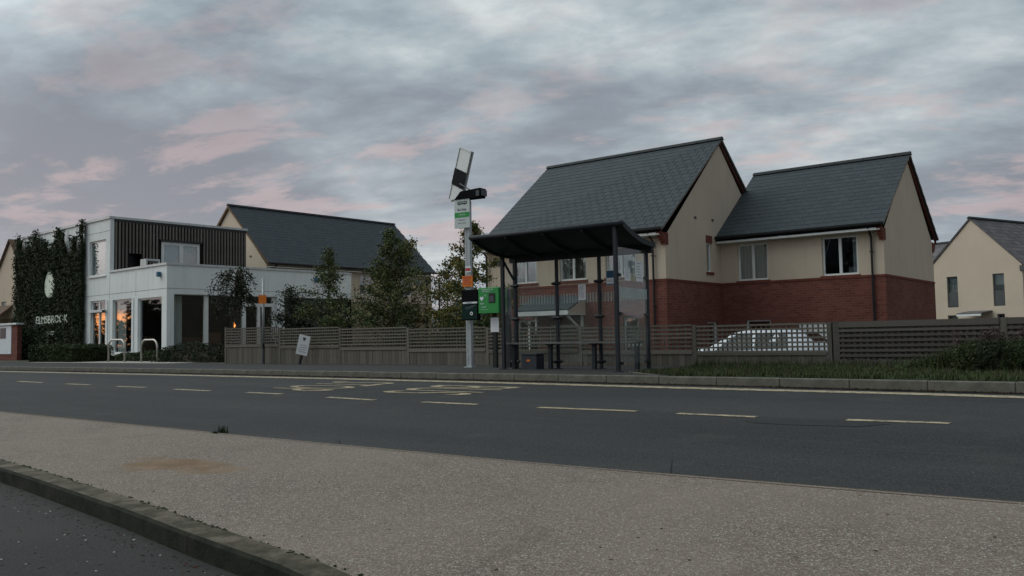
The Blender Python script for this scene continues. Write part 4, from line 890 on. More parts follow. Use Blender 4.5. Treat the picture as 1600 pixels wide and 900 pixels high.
# ------------------------------------------------------------------ ivy on the white wall
def BL(u, v, z): return bB.matrix_basis @ Vector((u, v, z))
bBm = Matrix.Translation((*bo, 0)) @ Matrix.Rotation(yB, 4, 'Z'); 
rg = np.random.default_rng(11); N = 95000
uu = rg.uniform(-15.3, -7.35, N); zz = rg.uniform(0, 1, N) ** .9
tops = lambda u: 5.55 + .55 * np.sin(u * 4.1) * np.sin(u * 1.7 + 1) + .5 * np.sin(u * 9.3 + 2) * (.5 + .5 * np.sin(u * 2.3)) + .25 * np.sin(u * 23)
EMX, EMZ = -10.95, 3.55
bare = np.exp(-((uu + 9.0) / .45) ** 2) * .75 + np.exp(-((uu + 10.6) / .30) ** 2) * .5 + np.exp(-((uu + 8.0) / .18) ** 2) * 1.2
tz = np.clip(tops(uu) - bare, 1, 6.35); zz = zz * tz
ins = ((uu - EMX) / .62) ** 2 + ((zz - EMZ) / .66) ** 2 < 1.0 + .16 * np.sin(uu * 30) 
dep = -(.05 + np.abs(rg.normal(0, .11, N)) + .08 * np.sin(uu * 3 + zz * 2) ** 2)
keep = ~ins; txt = (uu > -13.3) & (uu < -9.3) & (zz > 1.62) & (zz < 2.12); keep &= ~(txt & (rg.uniform(size=N) < .80)); 
pts_ = np.column_stack([uu, dep, zz])[keep]
cB, sBn = math.cos(yB), math.sin(yB); wp = np.column_stack([bo[0] + pts_[:, 0] * cB - pts_[:, 1] * sBn, bo[1] + pts_[:, 0] * sBn + pts_[:, 1] * cB, pts_[:, 2]])
iv = empty('climbing_ivy', (bo[0] - 11.3, bo[1], 0), 0, 'dark ivy covering the left end of the white building round a pale oval emblem', 'climbing plant')
o = leaves('foliage', wp - np.array([bo[0] - 11.3, bo[1], 0]), .08, M['ivy'], iv, flat=(0, -1, .1, .45), aspect=.85)
w = MB(); rg2 = np.random.default_rng(3)
for i in range(46):
    u0 = rg2.uniform(-15.1, -7.4); q = [Vector((u0, -.02, 0))]
    top_ = float(np.clip(tops(np.array([u0]))[0] - 0.1, 1, 6.2))
    for k in range(1, 9): q.append(Vector((u0 + rg2.normal() * .06, -.02 - rg2.uniform(0, .03), top_ * k / 8)))
    q = [Vector((bo[0] + p.x * cB - p.y * sBn - (bo[0] - 11.3), bo[1] + p.x * sBn + p.y * cB - bo[1], p.z)) for p in q]; w.tube(q, .012, 4, cap=False)
w.build('stems', M['bark'], iv)
# emblem and lettering fixed to the wall
w = MB(); c0 = [(EMX + .60 * math.sin(a) * (1 - .18 * math.cos(a)) + (.035 * math.sin(9 * a) if math.sin(a) > 0 else 0), EMZ + .63 * math.cos(a)) for a in [2 * math.pi * k / 40 for k in range(40)]]
i0 = [w.pt((a, -.20, b)) for a, b in c0]; i1 = [w.pt((a, -.02, b)) for a, b in c0]; w.f.append(i0)
for k in range(40): w.f.append([i0[k], i0[(k + 1) % 40], i1[(k + 1) % 40], i1[k]])
w.build('emblem', M['egg'], bB)
_LB = lambda px, py, c: loc(bo, yB, px, py, 'y', c)
me = text_mesh('ELMSBROOK', .60, M['egg'], .012); _a, _b = _LB(57, 507, -.27), _LB(107, 492, -.27); me.update(); _w = max(v.co.x for v in me.vertices) * 2
link('lettering', me, bB, ((_a[0] + _b[0]) / 2, -.30, (_a[1] + _b[1]) / 2), UP).scale = ((_b[0] - _a[0]) / _w, .86, 1)
me = text_mesh('CENTRE', .24, M['egg'], .01); _a, _b = _LB(74, 524, -.27), _LB(86, 518, -.27); link('lettering', me, bB, ((_a[0] + _b[0]) / 2, -.30, (_a[1] + _b[1]) / 2), UP)

# ------------------------------------------------------------------ hedges and mounds
def shrub(name, cx_, cy_, rx, ry, h, label, mat='hedge', n=5000, box=False, size=.075, cat='shrub', group=None, z0=0.0, aspect=.62):
    rg = np.random.default_rng(int(abs(cx_) * 100)); rt = empty(name, (cx_, cy_, z0), 0, label, cat, group)
    if box:
        f = rg.integers(0, 3, n); p = rg.uniform(-1, 1, (n, 3)); p[f == 0, 2] = 1; p[f == 1, 1] = -1; p[f == 2, 0] = np.sign(p[f == 2, 0]); p = p * np.array([rx, ry, h / 2]) + np.array([0, 0, h / 2]); p += rg.normal(0, .035, (n, 3)); p[:, 2] += .04 * np.sin(p[:, 0] * 3)
        core = MB().box(-rx + .06, rx - .06, -ry + .06, ry - .06, 0, h - .06)
    else:
        d_ = rg.normal(size=(n, 3)); d_ /= np.linalg.norm(d_, axis=1)[:, None]; d_[:, 2] = np.abs(d_[:, 2]); lump = 1 + .13 * np.sin(d_[:, 0] * 5 + cx_) + .1 * np.sin(d_[:, 1] * 7) + .05 * np.sin(d_[:, 2] * 9 + d_[:, 0] * 8)
        p = d_ * np.array([rx, ry, h]) * (lump * rg.uniform(.82, 1.06, n))[:, None]
        core = MB(); rings = []
        for k in range(5):
            a = k / 5 * math.pi / 2; rings.append([core.pt((rx * .85 * math.cos(a) * math.cos(t2), ry * .85 * math.cos(a) * math.sin(t2), h * .85 * math.sin(a))) for t2 in [2 * math.pi * j / 14 for j in range(14)]])
        for a, b in zip(rings, rings[1:]):
            for j in range(14): core.f.append([a[j], a[(j + 1) % 14], b[(j + 1) % 14], b[j]])
        core.f.append(rings[-1])
    core.build('inner_twigs', M['bark'], rt); leaves('foliage', p, size, M[mat], rt, aspect=aspect); return rt
for (x_, y_, w_, h_, lb, mt) in SH_: shrub('shrub', x_, y_, w_, .7, h_, lb, mt, int(5200 * w_), size=.085, z0=-.85, group='shrubs behind the fence')
a = gr(36, 566); b = gr(114, 566)
shrub('hedge', (a[0] + b[0]) / 2, (a[1] + b[1]) / 2 + .9, (b[0] - a[0]) / 2, .8, .60, 'clipped dark box hedge below the ivy wall', 'hedge', 9000, True, cat='hedge')
shrub('shrub', -31.6, 17.2, 2.5, .6, .36, 'low green mound of shrubs behind the bicycle stands', 'hedge', 6500, group=None)
shrub('shrub', -27.0, 16.6, 2.05, .8, .62, 'rounded dark shrub at the corner of the white building, left of the fence', 'leafdark', 7000)
shrub('shrub', -24.4, 16.9, .45, .35, .42, 'small pale flowered plant beside the end of the fence', 'leafyellow', 900)

# ================================================================== FENCE
fn = empty('fence', (-14, 15.2, 0), 0, 'weathered trellis topped timber fence running behind the bus shelter', 'fence')
def FZ(x): return float(np.interp(x, [-23.4, -20.7, -18, -15.5, -13, -10.3, -7.7, -5.1, 0], [1.10, 1.03, .97, .91, .86, .82, .79, .765, .74]))
posts = [-23.35, -20.66, -18.05, -15.48, -12.90, -10.33, -7.69, -5.12]
fy = 0.0; nvs = 0
slme = MB().box(-.5, .5, 0, .020, -.5, .5).mesh('slat', M['fenceh']); vsme = MB().box(-.5, .5, -.5, .5, -.5, .5).mesh('slat_v', M['fence'])
pome = MB().box(-.05, .05, -.05, .05, 0, 1).mesh('post', M['fence']); boards = [MB().box(-.5, .5, 0, .016 + .006 * k, 0, 1).mesh('board', M['fence']) for k in range(3)]
def place(name, me, x, y, z, sx=1, sy=1, sz=1, par=fn):
    o = link(name, me, par, (x + 14 if par is fn else x, y, z)); o.scale = (sx, sy, sz); return o
for i, xp in enumerate(posts):
    zt = FZ(xp); place('post', pome, xp, .03, -.1, .8, .8, zt + .10)
    if i == len(posts) - 1: break
    x0, x1 = xp + .05, posts[i + 1] - .05; zt = FZ((x0 + x1) / 2); zl = zt - .52
    for k in range(7):
        z = zt - .022 - k * .081; place('horizontal_slat', slme, (x0 + x1) / 2, -.012, z, x1 - x0, 1, .034).rotation_euler = (0, random.gauss(0, .0018), random.gauss(0, .001))
    nv = int((x1 - x0) / .092)
    for k in range(nv): x = x0 + (k + .5) * (x1 - x0) / nv; place('vertical_slat', vsme, x, .018, (zt + zl) / 2, .026, .016, zt - zl - .01)
    place('rail', slme, (x0 + x1) / 2, -.02, zl - .03, x1 - x0, 2, .05)
    x = x0
    while x < x1 - .02:
        wd = min(random.uniform(.115, .135), x1 - x); place('board', boards[random.randint(0, 2)], x + wd / 2, random.uniform(0, .006), -.35, wd - .006, 1, zl + .33 + random.uniform(-.012, .004)); x += wd
# right-hand run: closer, darker boards
fr_ = empty('fence', (-2.0, 15.2, 0), 0, 'darker close boarded fence with horizontal slats at the right, behind the grass verge', 'fence')
zt = .775; xR0, xR1 = -5.0, 6.5
slmr = MB().box(-.5, .5, 0, .022, -.5, .5).mesh('slat', M['fencer']); vsr = MB().box(-.5, .5, -.5, .5, -.5, .5).mesh('slat_v', M['fencer']); brd = MB().box(-.5, .5, 0, .02, 0, 1).mesh('board', M['fencer'])
po = [xR0, -2.45, .15, 2.75, 5.3]
for i, xp in enumerate(po):
    o = link('post', MB().box(-.055, .055, -.05, .05, 0, 1).mesh('post', M['fencer']) if i == 0 else pome, fr_, (xp + 2, .04, -.1)); o.scale = (1, 1, zt + .105)
    if i == len(po) - 1: break
    x0, x1 = xp + .056, po[i + 1] - .056
    o = link('top_board', slmr, fr_, ((x0 + x1) / 2 + 2, -.03, zt - .05)); o.scale = (x1 - x0, 1, .10)
    for k in range(6):
        o = link('horizontal_slat', slmr, fr_, ((x0 + x1) / 2 + 2, -.028 + random.uniform(-.003, .003), zt - .155 - k * .085)); o.scale = (x1 - x0, 1, .042)
    nv = int((x1 - x0) / .10)
    for k in range(nv): o = link('vertical_slat', vsr, fr_, (x0 + (k + .5) * (x1 - x0) / nv + 2, .012, zt - .36)); o.scale = (.05, .016, .56)
    o = link('backing_board', slmr, fr_, ((x0 + x1) / 2 + 2, .035, zt - .36)); o.scale = (x1 - x0, 1, .60)
    x = x0
    while x < x1 - .02:
        wd = min(random.uniform(.115, .135), x1 - x); o = link('board', brd, fr_, (x + wd / 2 + 2, random.uniform(0, .008) - .03, -.2)); o.scale = (wd - .006, 1, .33 + random.uniform(-.01, .01)); x += wd
# retaining edge under the fence holding the pavement above the yards
MB().box(-23.6, 30, 15.26, 15.36, -1.3, -.01).build('retaining_wall', M['kerb'])['kind'] = 'structure'

# ================================================================== BUS SHELTER
sx0, sy0 = -10.598, 13.336; ys = 0.098
sh = empty('bus_shelter', (sx0, sy0, 0), ys, 'dark grey glazed bus shelter with curved roof on the far pavement', 'bus shelter')
SLn, SD = 2.821, 1.228; ZR, ZF = 2.247, 2.50
def sh_px(px, py, w_=0.0): return loc((sx0, sy0), ys, px, py, 'y', w_)
ra, rb = -.15, SLn + .165; yf, yr = -SD - .03, .06
def roof_z(t):   # t 0 rear .. 1 front : dips then sweeps up
    return ZR + (ZF - ZR) * (0.55 * t + .45 * t * t) - .045 * math.sin(math.pi * t)
w = MB(); n = 14
ring = []
for k in range(n + 1):
    t = k / n; y = yr + (yf - yr) * t; z = roof_z(t); ring.append((y, z))
top = [(y, z) for y, z in ring]; bot = [(y, z - .035) for y, z in ring]
def sweep(mb_, prof, x0, x1):
    i0 = [mb_.pt((x0, y, z)) for y, z in prof]; i1 = [mb_.pt((x1, y, z)) for y, z in prof]; n_ = len(prof)
    for k in range(n_): mb_.f.append([i0[k], i0[(k + 1) % n_], i1[(k + 1) % n_], i1[k]])
    mb_.f += [i0, i1[::-1]]
sweep(w, top + bot[::-1], ra + .03, rb - .03); w.build('roof_panel', M['shelter'], sh)
for a, b in ((ra, ra + .05), (rb - .05, rb)):
    w = MB(); sweep(w, [(y, z + .02) for y, z in ring] + [(y, z - .075) for y, z in ring][::-1], a, b); w.build('roof_end_trim', M['shelter'], sh)
for i in range(1, 4):
    xx = ra + (rb - ra) * i / 4; w = MB(); sweep(w, [(y, z - .036) for y, z in ring] + [(y, z - .10) for y, z in ring][::-1], xx - .02, xx + .02); w.build('roof_rib', M['shelter'], sh)
MB().tube([(ra, yf - .01, ZF - .03), (rb, yf - .01, ZF - .03)], .04, 10).build('front_beam', M['shelter'], sh, smooth=True)
MB().box(ra + .05, rb - .05, yr - .08, yr + .02, ZR - .17, ZR - .02).build('rear_beam', M['shelter'], sh)
ux = [0.02, .965, 1.875, SLn]
def post(x, y, r=.035, top_=2.2, z0=0.0):
    w = MB(); w.box(x - r, x + r, y - r, y + r, z0, top_, .004); w.box(x - r - .04, x + r + .04, y - r - .03, y + r + .03, z0, z0 + .012); return w.build('post', M['shelter'], sh)
post(ux[0], 0, .034, ZR - .1); post(ux[1], 0, .028, ZR - .1); post(ux[2], 0, .028, ZR - .1); post(ux[3], 0, .032, ZR - .05)
post(SLn, -SD, .032, ZF - .06); post(-.0, -.363 - .05, .032, roof_z(.33) - .04)
MB().bar((0.0, -.03, 1.75), (-.0, -.5, roof_z(.42) - .08), .035, .035).build('brace', M['shelter'], sh)
def clampm(x, y, z, wd=.19): 
    w = MB(); w.tube([(x - wd / 2, y, z), (x - wd / 2 + .03, y, z), (x + wd / 2 - .03, y, z), (x + wd / 2, y, z)], [.018, .032, .032, .018], 8); return w.build('glass_clamp', M['black'], sh)
for xx in ux[:3]:
    for z in (1.62, .97, .14): clampm(xx, -.03, z, .20 if z > .5 else .22)
for z in (1.62, .97, .14):
    w = MB(); w.box(SLn - .03, SLn + .03, -.12, -.02, z - .025, z + .025); w.build('glass_clamp', M['black'], sh)
    w = MB(); w.box(SLn - .02, SLn + .05, -SD + .03, -SD + .11, z - .025, z + .025); w.build('glass_clamp', M['black'], sh)
# glass: three rear panes, one end pane, one short return pane
for a, b in zip(ux, ux[1:]):
    MB().box(a + .03, b - .03, .012, .022, .13, 2.06).build('glass_panel', M['shglass'], sh)
MB().box(SLn + .005, SLn + .015, -SD + .06, -.05, .13, 2.10).build('glass_panel', M['shglass'], sh)
MB().box(-.005, .005, -.37, -.05, .13, 2.06).build('glass_panel', M['shglass'], sh)
# frosted safety stripes on the glass
w = MB(); x = .10
while x < SLn - .06:
    if all(abs(x + .016 - u_) > .035 for u_ in ux): w.box(x, x + .034, .0225, .0245, 1.24, 1.42)
    x += .062
w.build('safety_stripes', M['frost'], sh)
w = MB(); y = -SD + .09
while y < -.08: w.box(SLn + .0155, SLn + .0175, y, y + .045, 1.24, 1.42); y += .062
w.build('safety_stripes', M['frost'], sh)
w = MB(); 
for k in range(4): w.box(SLn + .0155, SLn + .0175, -.85 + k * .16, -.79 + k * .16, .42, .46)
w.build('safety_stripes', M['frost'], sh)
# bench
be_ = empty('bench_seat', (0, 0, 0)); be_.parent = sh
MB().box(-.02, SLn - .08, -.30, -.06, .475, .505, .006).build('seat', simple('bench_grey', (0.12, 0.12, 0.115), 0.6, 0.3, .15, 6), be_)
for xx in (.09, .90, 1.83, 2.68):
    w = MB(); w.box(xx - .035, xx + .035, -.22, -.14, 0, .475, .004); w.box(xx - .06, xx + .06, -.26, -.10, .45, .474); w.build('leg', M['shelter'], be_)
# notices stuck to the glass
def notice(name, x, y, z, wd, h, label, mat='paper', lines=9, rz=0.0, head=True, cat='notice', extra=None, parent_at=None):
    t_ = empty(name, (x, y, z), rz, label, cat)
    MB().box(-wd / 2, wd / 2, -.002, .002, -h / 2, h / 2).build('sheet', M[mat], t_)
    if lines:
        w = MB(); rr_ = random.Random(int(wd * 1000 + h * 77))
        for i in range(lines):
            zz_ = h / 2 - h * (.10 + .84 * i / lines); ll = wd * rr_.uniform(.45, .82); w.box(-wd * .42, -wd * .42 + ll, -.0045, -.0025, zz_ - h * .012, zz_ + h * .012)
        w.build('printed_lines', M['greyink'], t_)
    return t_
def SHW(u, w_, z): 
    c, s = math.cos(ys), math.sin(ys); return sx0 + u * c - w_ * s, sy0 + u * s + w_ * c, z
p_, q_ = sh_px(904, 444.5), sh_px(914.5, 468.5); X_, Y_, Z_ = SHW((p_[0] + q_[0]) / 2, .005, (p_[1] + q_[1]) / 2)
notice('notice', X_, Y_, Z_, q_[0] - p_[0] + .02, p_[1] - q_[1], 'printed white notice on the middle of the shelter rear glass', rz=ys, lines=12)
p_, q_ = sh_px(947, 423), sh_px(966, 445); X_, Y_, Z_ = SHW((p_[0] + q_[0]) / 2, .005, (p_[1] + q_[1]) / 2)
t_ = notice('poster', X_, Y_, Z_, q_[0] - p_[0], p_[1] - q_[1], 'blue and white poster behind the front right shelter post', rz=ys, lines=0, cat='poster')
hh = p_[1] - q_[1]; ww = q_[0] - p_[0]
MB().box(-ww / 2 + .004, ww / 2 - .004, -.005, -.0025, 0, hh / 2 - .004).build('blue_field', M['blue'], t_); MB().box(-ww / 2 + .004, ww / 2 - .004, -.005, -.0025, -hh / 2 + .003, -hh / 2 + .03).build('blue_strip', M['blue'], t_)
w = MB(); w.box(-ww * .4, ww * .3, -.005, -.0025, -.07, -.062); w.box(-ww * .4, ww * .2, -.005, -.0025, -.045, -.037); w.build('printed_lines', M['greyink'], t_)
for (x0, y0, x1, y1, mt, lb) in ((974, 418.5, 983, 439, 'paper', 'small white notice on the shelter end glass, left of two taller ones'), (983.5, 428.5, 991, 440, 'yellowpaper', 'yellowed notice low between two white ones on the shelter end glass'), (991.5, 408, 1003, 441, 'paper', 'tall white timetable sheet on the shelter end glass')):
    p_, q_ = loc((sx0, sy0), ys, x0, y0, 'x', SLn), loc((sx0, sy0), ys, x1, y1, 'x', SLn)
    X_, Y_, Z_ = SHW(SLn + .021, (p_[0] + q_[0]) / 2, (p_[1] + q_[1]) / 2)
    notice('notice', X_, Y_, Z_, abs(q_[0] - p_[0]), p_[1] - q_[1], lb, mt, 6, rz=ys + R(90))
# dark box under the bench
p_, q_ = sh_px(820, 549, -.18), sh_px(845, 576, -.18)
X_, Y_, _ = SHW((p_[0] + q_[0]) / 2, -.28, 0)
gb = empty('litter_bin', (X_, Y_ + .1, 0), ys, 'dark blue grey box with an orange sticker under the shelter bench', 'box'); hw = (q_[0] - p_[0]) / 2
MB().box(-hw, hw, -.16, .12, .0, .27, .012).build('body', M['bin'], gb); MB().box(-hw - .008, hw + .008, -.17, .13, .273, .30, .008).build('lid', M['bin'], gb); MB().box(-.045, .03, -.164, -.161, .15, .185).build('sticker', M['orange'], gb)

# ================================================================== BUS STOP POST with flag, solar panel, box
PX, PY = at_y(733.6, 13.75)
bs = empty('bus_stop_post', (PX, PY, 0), R(8), 'tall pale aluminium bus stop post left of the shelter', 'bus stop')
def SP(px, py, y=PY - .1): return zat(px, py, y)
ztop = SP(733, 311)
w = MB(); w.box(-.055, .055, -.04, .04, 0, ztop, .008); w.box(-.062, -.02, -.045, .045, 0, ztop - .02); w.box(.02, .062, -.045, .045, 0, ztop - .02); w.build('column', M['alu'], bs)
MB().box(-.10, .10, -.09, .09, 0, .015).build('base_plate', M['alu'], bs)
def px_local(px, py, y): d = ray(px, py); t = y / d.y; return d.x * t, EYE + d.z * t
# control box on top
a = px_local(717, 314, PY); b = px_local(753, 294, PY)
w = MB(); zc0, zc1 = a[1], b[1]; xl, xr = a[0] - PX, b[0] - PX
w.hexa([(xl, -.14, zc0), (xr - .02, -.14, zc0), (xr - .02, .10, zc0), (xl, .10, zc0), (xl + .16, -.14, zc1 - .03), (xr, -.14, zc1), (xr, .10, zc1), (xl + .16, .10, zc1 - .03)]); cb = w.build('control_box', M['matt'], bs)
MB().box(xr + .002, xr + .015, -.11, .11, zc0 + .04, zc1 - .03).build('end_cap', M['greyframe'], cb)
MB().box(xr - .10, xr - .02, -.15, -.14, zc0 + .03, zc1 - .05).build('access_plate', M['greyframe'], cb)
# solar panel: we see its white underside with a dark mounting box
spn = empty('solar_panel', (0, 0, 0)); spn.parent = bs
def P3(px, py, y): d = ray(px, py); t = y / d.y; v = Vector((d.x * t - PX, y - PY, EYE + d.z * t)); c, s = math.cos(-R(8)), math.sin(-R(8)); return Vector((v.x * c - v.y * s, v.x * s + v.y * c, v.z))
tl = P3(718.7, 229, PY + .62); tr_ = P3(738.5, 237, PY + .22); bl_ = P3(701.0, 311.5, PY + .62); br_ = bl_ + (tr_ - tl)
nn_ = (tr_ - tl).cross(bl_ - tl).normalized()
if nn_.y > 0: nn_ = -nn_
def lp(s, t_): return tl.lerp(tr_, s).lerp(bl_.lerp(br_, s), t_)
def slab(a, b, c, d, lo, hi, name, mat, par): 
    w = MB(); w.hexa([p + nn_ * lo for p in (a, b, c, d)] + [p + nn_ * hi for p in (a, b, c, d)]); return w.build(name, mat, par)
slab(lp(.01, .005), lp(.99, .005), lp(.99, .995), lp(.01, .995), -.03, 0, 'panel_back', simple('panel_back_white', (0.48, 0.50, 0.49), 0.7, 0.2, .05, 3), spn)
slab(lp(.01, .005), lp(.99, .005), lp(.99, .995), lp(.01, .995), -.036, -.032, 'solar_cells', M['bin'], spn)
slab(lp(.05, .40), lp(.97, .40), lp(.97, .70), lp(.05, .70), .002, .03, 'mounting_box', M['matt'], spn)
for s0, s1, t0, t1 in ((0, .06, 0, 1), (.94, 1, 0, 1), (.06, .94, 0, .02), (.06, .94, .98, 1)): slab(lp(s0, t0), lp(s1, t0), lp(s1, t1), lp(s0, t1), .001, .02, 'panel_frame', M['greyframe'] if s0 > .9 else M['alu'], spn)
a_ = lp(.75, .62) + nn_ * .05; MB().tube([a_, Vector((.10, 0, zc1 - .02))], .014).build('strut', M['black'], spn); MB().tube([lp(.3, .99), Vector((-.03, 0, zc0 + .05))], .03).build('pivot', M['black'], spn)
# flag
fl = empty('flag', (0, 0, 0)); fl.parent = bs
tlf = px_local(710.5, 311.5, PY - .12); brf = px_local(733, 355, PY - .12)
fx0, fx1, fz0, fz1 = tlf[0] - PX, brf[0] - PX - .01, tlf[1], brf[1]; fw_ = fx1 - fx0; fh = fz0 - fz1; fc = (fx0 + fx1) / 2
MB().box(fx0, fx1, -.125, -.10, fz1, fz0, .003).build('plate', simple('flag_white', (0.55, 0.60, 0.58), 0.6, .3, .03), fl)
w = MB(); y0 = -.130
w.box(fx0 + .012, fx1 - .012, y0, -.126, fz0 - .025, fz0 - .012)
bw, bx, bz = fw_ * .62, fc - fw_ * .28, fz0 - .13
w.box(bx, bx + bw, y0, -.126, bz, bz + .022); w.box(bx, bx + bw, y0, -.126, bz + .048, bz + .06)
for k in range(5): w.box(bx + k * bw / 4.4, bx + k * bw / 4.4 + .012, y0, -.126, bz + .022, bz + .048)
for k in (.2, .75): w.tube([(bx + bw * k, y0, bz), (bx + bw * k, -.126, bz)], .015, 10)
w.build('bus_symbol', M['ink'], fl)
MB().box(fx0 + .01, fx1 - .01, y0, -.126, fz1 + fh * .36, fz1 + fh * .52).build('green_band', M['flaggreen'], fl)
link('lettering', text_mesh('Bus Stop', .062, M['ink'], .001), fl, (fc, -.129, fz1 + fh * .62), UP)
link('lettering', text_mesh('Towards', .045, M['paper'], .001), fl, (fc, -.132, fz1 + fh * .44), UP)
for k, s in enumerate(('Elmsbrook', 'town centre')): link('lettering', text_mesh(s, .038, M['greyink'], .001), fl, (fc, -.129, fz1 + fh * (.27 - .10 * k)), UP)
# small plates on the post
def plate(name, x0, y0, x1, y1, mat, lbl, cat='sign', dep=.012, yy=None, lines=0, lm='redp', rz=R(8)):
    yy = yy or PY - .075; a = px_local(x0, y0, yy); b = px_local(x1, y1, yy); cx_, cz_ = (a[0] + b[0]) / 2, (a[1] + b[1]) / 2; wd, h = b[0] - a[0], a[1] - b[1]; az_ = math.atan2(-cx_, yy); wd *= math.cos(az_) / math.cos(az_ - rz)
    t_ = empty(name, (cx_, yy, cz_), rz, lbl, cat); MB().box(-wd / 2, wd / 2, 0, dep, -h / 2, h / 2).build('plate', M[mat], t_)
    if lines:
        w = MB()
        for i in range(lines): w.box(-wd * .38, wd * (.38 - .1 * (i % 3)), -.003, -.001, h * (.38 - .8 * i / lines) - h * .03, h * (.38 - .8 * i / lines) + h * .03)
        w.build('printed_lines', M[lm], t_)
    return t_, wd, h
t_, wd, h = plate('sign', 727, 416.5, 735.5, 425, 'paper', 'tiny white plate with a red band on the bus stop post')
MB().box(-wd / 2 + .004, wd / 2 - .004, -.003, -.001, -h * .28, h * .22).build('red_band', M['redp'], t_)
plate('sign', 722, 431.5, 738.5, 447.5, 'orange', 'orange notice plate strapped to the bus stop post above the dark case', lines=5)
yy = PY - .20
a = px_local(722, 453.5, yy); b = px_local(745.5, 500, yy); wd, h = b[0] - a[0], a[1] - b[1]
tb = empty('timetable_case', ((a[0] + b[0]) / 2, yy, b[1]), R(8), 'dark green and black case with white strip and round emblem on the bus stop post', 'timetable case')
MB().box(-wd / 2, wd / 2, 0, .12, 0, h, .012).build('body', M['matt'], tb); MB().box(-wd / 2 + .015, wd / 2 - .015, -.004, -.001, .02, h * .52).build('green_panel', M['darkgreen'], tb)
MB().box(-wd / 2 + .04, wd / 2 - .012, -.008, -.005, h * .545, h * .60).build('white_strip', M['paper'], tb)
link('lettering', text_mesh('Runners', .04, M['ink'], .0008), tb, (.0, -.0095, h * .572), UP)
w = MB(); w.bar((-wd * .28, -.006, h * .40), (wd * .38, -.006, h * .48), .003, .008); w.bar((-wd * .2, -.006, h * .36), (wd * .2, -.006, h * .41), .003, .006); w.build('swoosh', M['greyink'], tb)
w = MB()
for k in range(16):
    a0_, a1_ = 2 * math.pi * k / 16, 2 * math.pi * (k + 1) / 16; ce = (wd * .12, h * .22)
    w.poly([(ce[0] + .018 * math.cos(a0_), -.006, ce[1] + .018 * math.sin(a0_)), (ce[0] + .036 * math.cos(a0_), -.006, ce[1] + .036 * math.sin(a0_)), (ce[0] + .036 * math.cos(a1_), -.006, ce[1] + .036 * math.sin(a1_)), (ce[0] + .018 * math.cos(a1_), -.006, ce[1] + .018 * math.sin(a1_))])
w.build('round_emblem', M['paper'], tb)

# ------------------------------------------------------------------ defibrillator on two black posts
DYY = 13.75
DX, _ = at_y(775, DYY)
df = empty('defibrillator_stand', (DX, DYY, 0), R(6), 'green defibrillator cabinet on two black posts beside the shelter', 'defibrillator')
def DL(px, py, y=DYY - .1): q = px_local(px, py, y); return q[0] - DX, q[1]
pa, pb = DL(766.5, 500)[0], DL(786, 500)[0]; zt_ = DL(770, 452)[1]
for xx in (pa, pb): MB().box(xx - .05, xx + .05, .02, .09, 0, zt_, .006).build('post', M['black'], df)
a = DL(752, 450.5); b = DL(786.5, 488.5)
wd = b[0] - a[0]; h = a[1] - b[1]; xc = (a[0] + b[0]) / 2 
w = MB(); w.box(a[0], b[0] - .07, -.20, .015, b[1], a[1], .012); cab = w.build('cabinet', M['green'], df)
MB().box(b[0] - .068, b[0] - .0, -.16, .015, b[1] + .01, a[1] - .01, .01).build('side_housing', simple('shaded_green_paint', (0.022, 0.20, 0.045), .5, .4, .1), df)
def cx2(f): return a[0] + wd * f
yq = -.205
MB().box(cx2(.46), cx2(.72), yq - .006, -.201, b[1] + h * .40, b[1] + h * .77).build('window', M['black'], cab)
MB().box(cx2(.50), cx2(.68), yq - .010, yq - .007, b[1] + h * .44, b[1] + h * .66).build('keypad', M['greyframe'], cab)
link('lettering', text_mesh('DEFIBRILLATOR', .040, M['paper'], .001), cab, (cx2(.40), yq - .001, b[1] + h * .91), UP)
link('lettering', text_mesh('Heart restarter', .032, M['paper'], .001), cab, (cx2(.36), yq - .001, b[1] + h * .845), UP)
link('lettering', text_mesh('AED', .05, M['paper'], .001), cab, (cx2(.17), yq - .001, b[1] + h * .37), UP)
link('lettering', text_mesh('Call 999', .036, M['paper'], .001), cab, (cx2(.24), yq - .001, b[1] + h * .235), UP)
w = MB(); hc = (cx2(.16), b[1] + h * .575); pts2 = []
for k in range(24):
    a2 = 2 * math.pi * k / 24; pts2.append((hc[0] + .0034 * 16 * math.sin(a2) ** 3 * .9, yq - .001, hc[1] + .0034 * (13 * math.cos(a2) - 5 * math.cos(2 * a2) - 2 * math.cos(3 * a2) - math.cos(4 * a2))))
w.poly(pts2); w.box(cx2(.28), cx2(.34), yq - .001, yq, hc[1] + .055, hc[1] + .062); w.box(cx2(.305), cx2(.32), yq - .001, yq, hc[1] + .04, hc[1] + .078)
for k in (2,): w.box(cx2(.07), cx2(.62 - .1 * k), yq - .001, yq, b[1] + h * (.275 - .09 * k) + .02, b[1] + h * (.275 - .09 * k) + .024)
w.build('heart_symbol', M['paper'], cab)
plate('notice', 766.3, 496.3, 779.5, 518.5, 'paper', 'blank white notice fixed below the green cabinet', 'notice', yy=DYY - .02, rz=R(6))

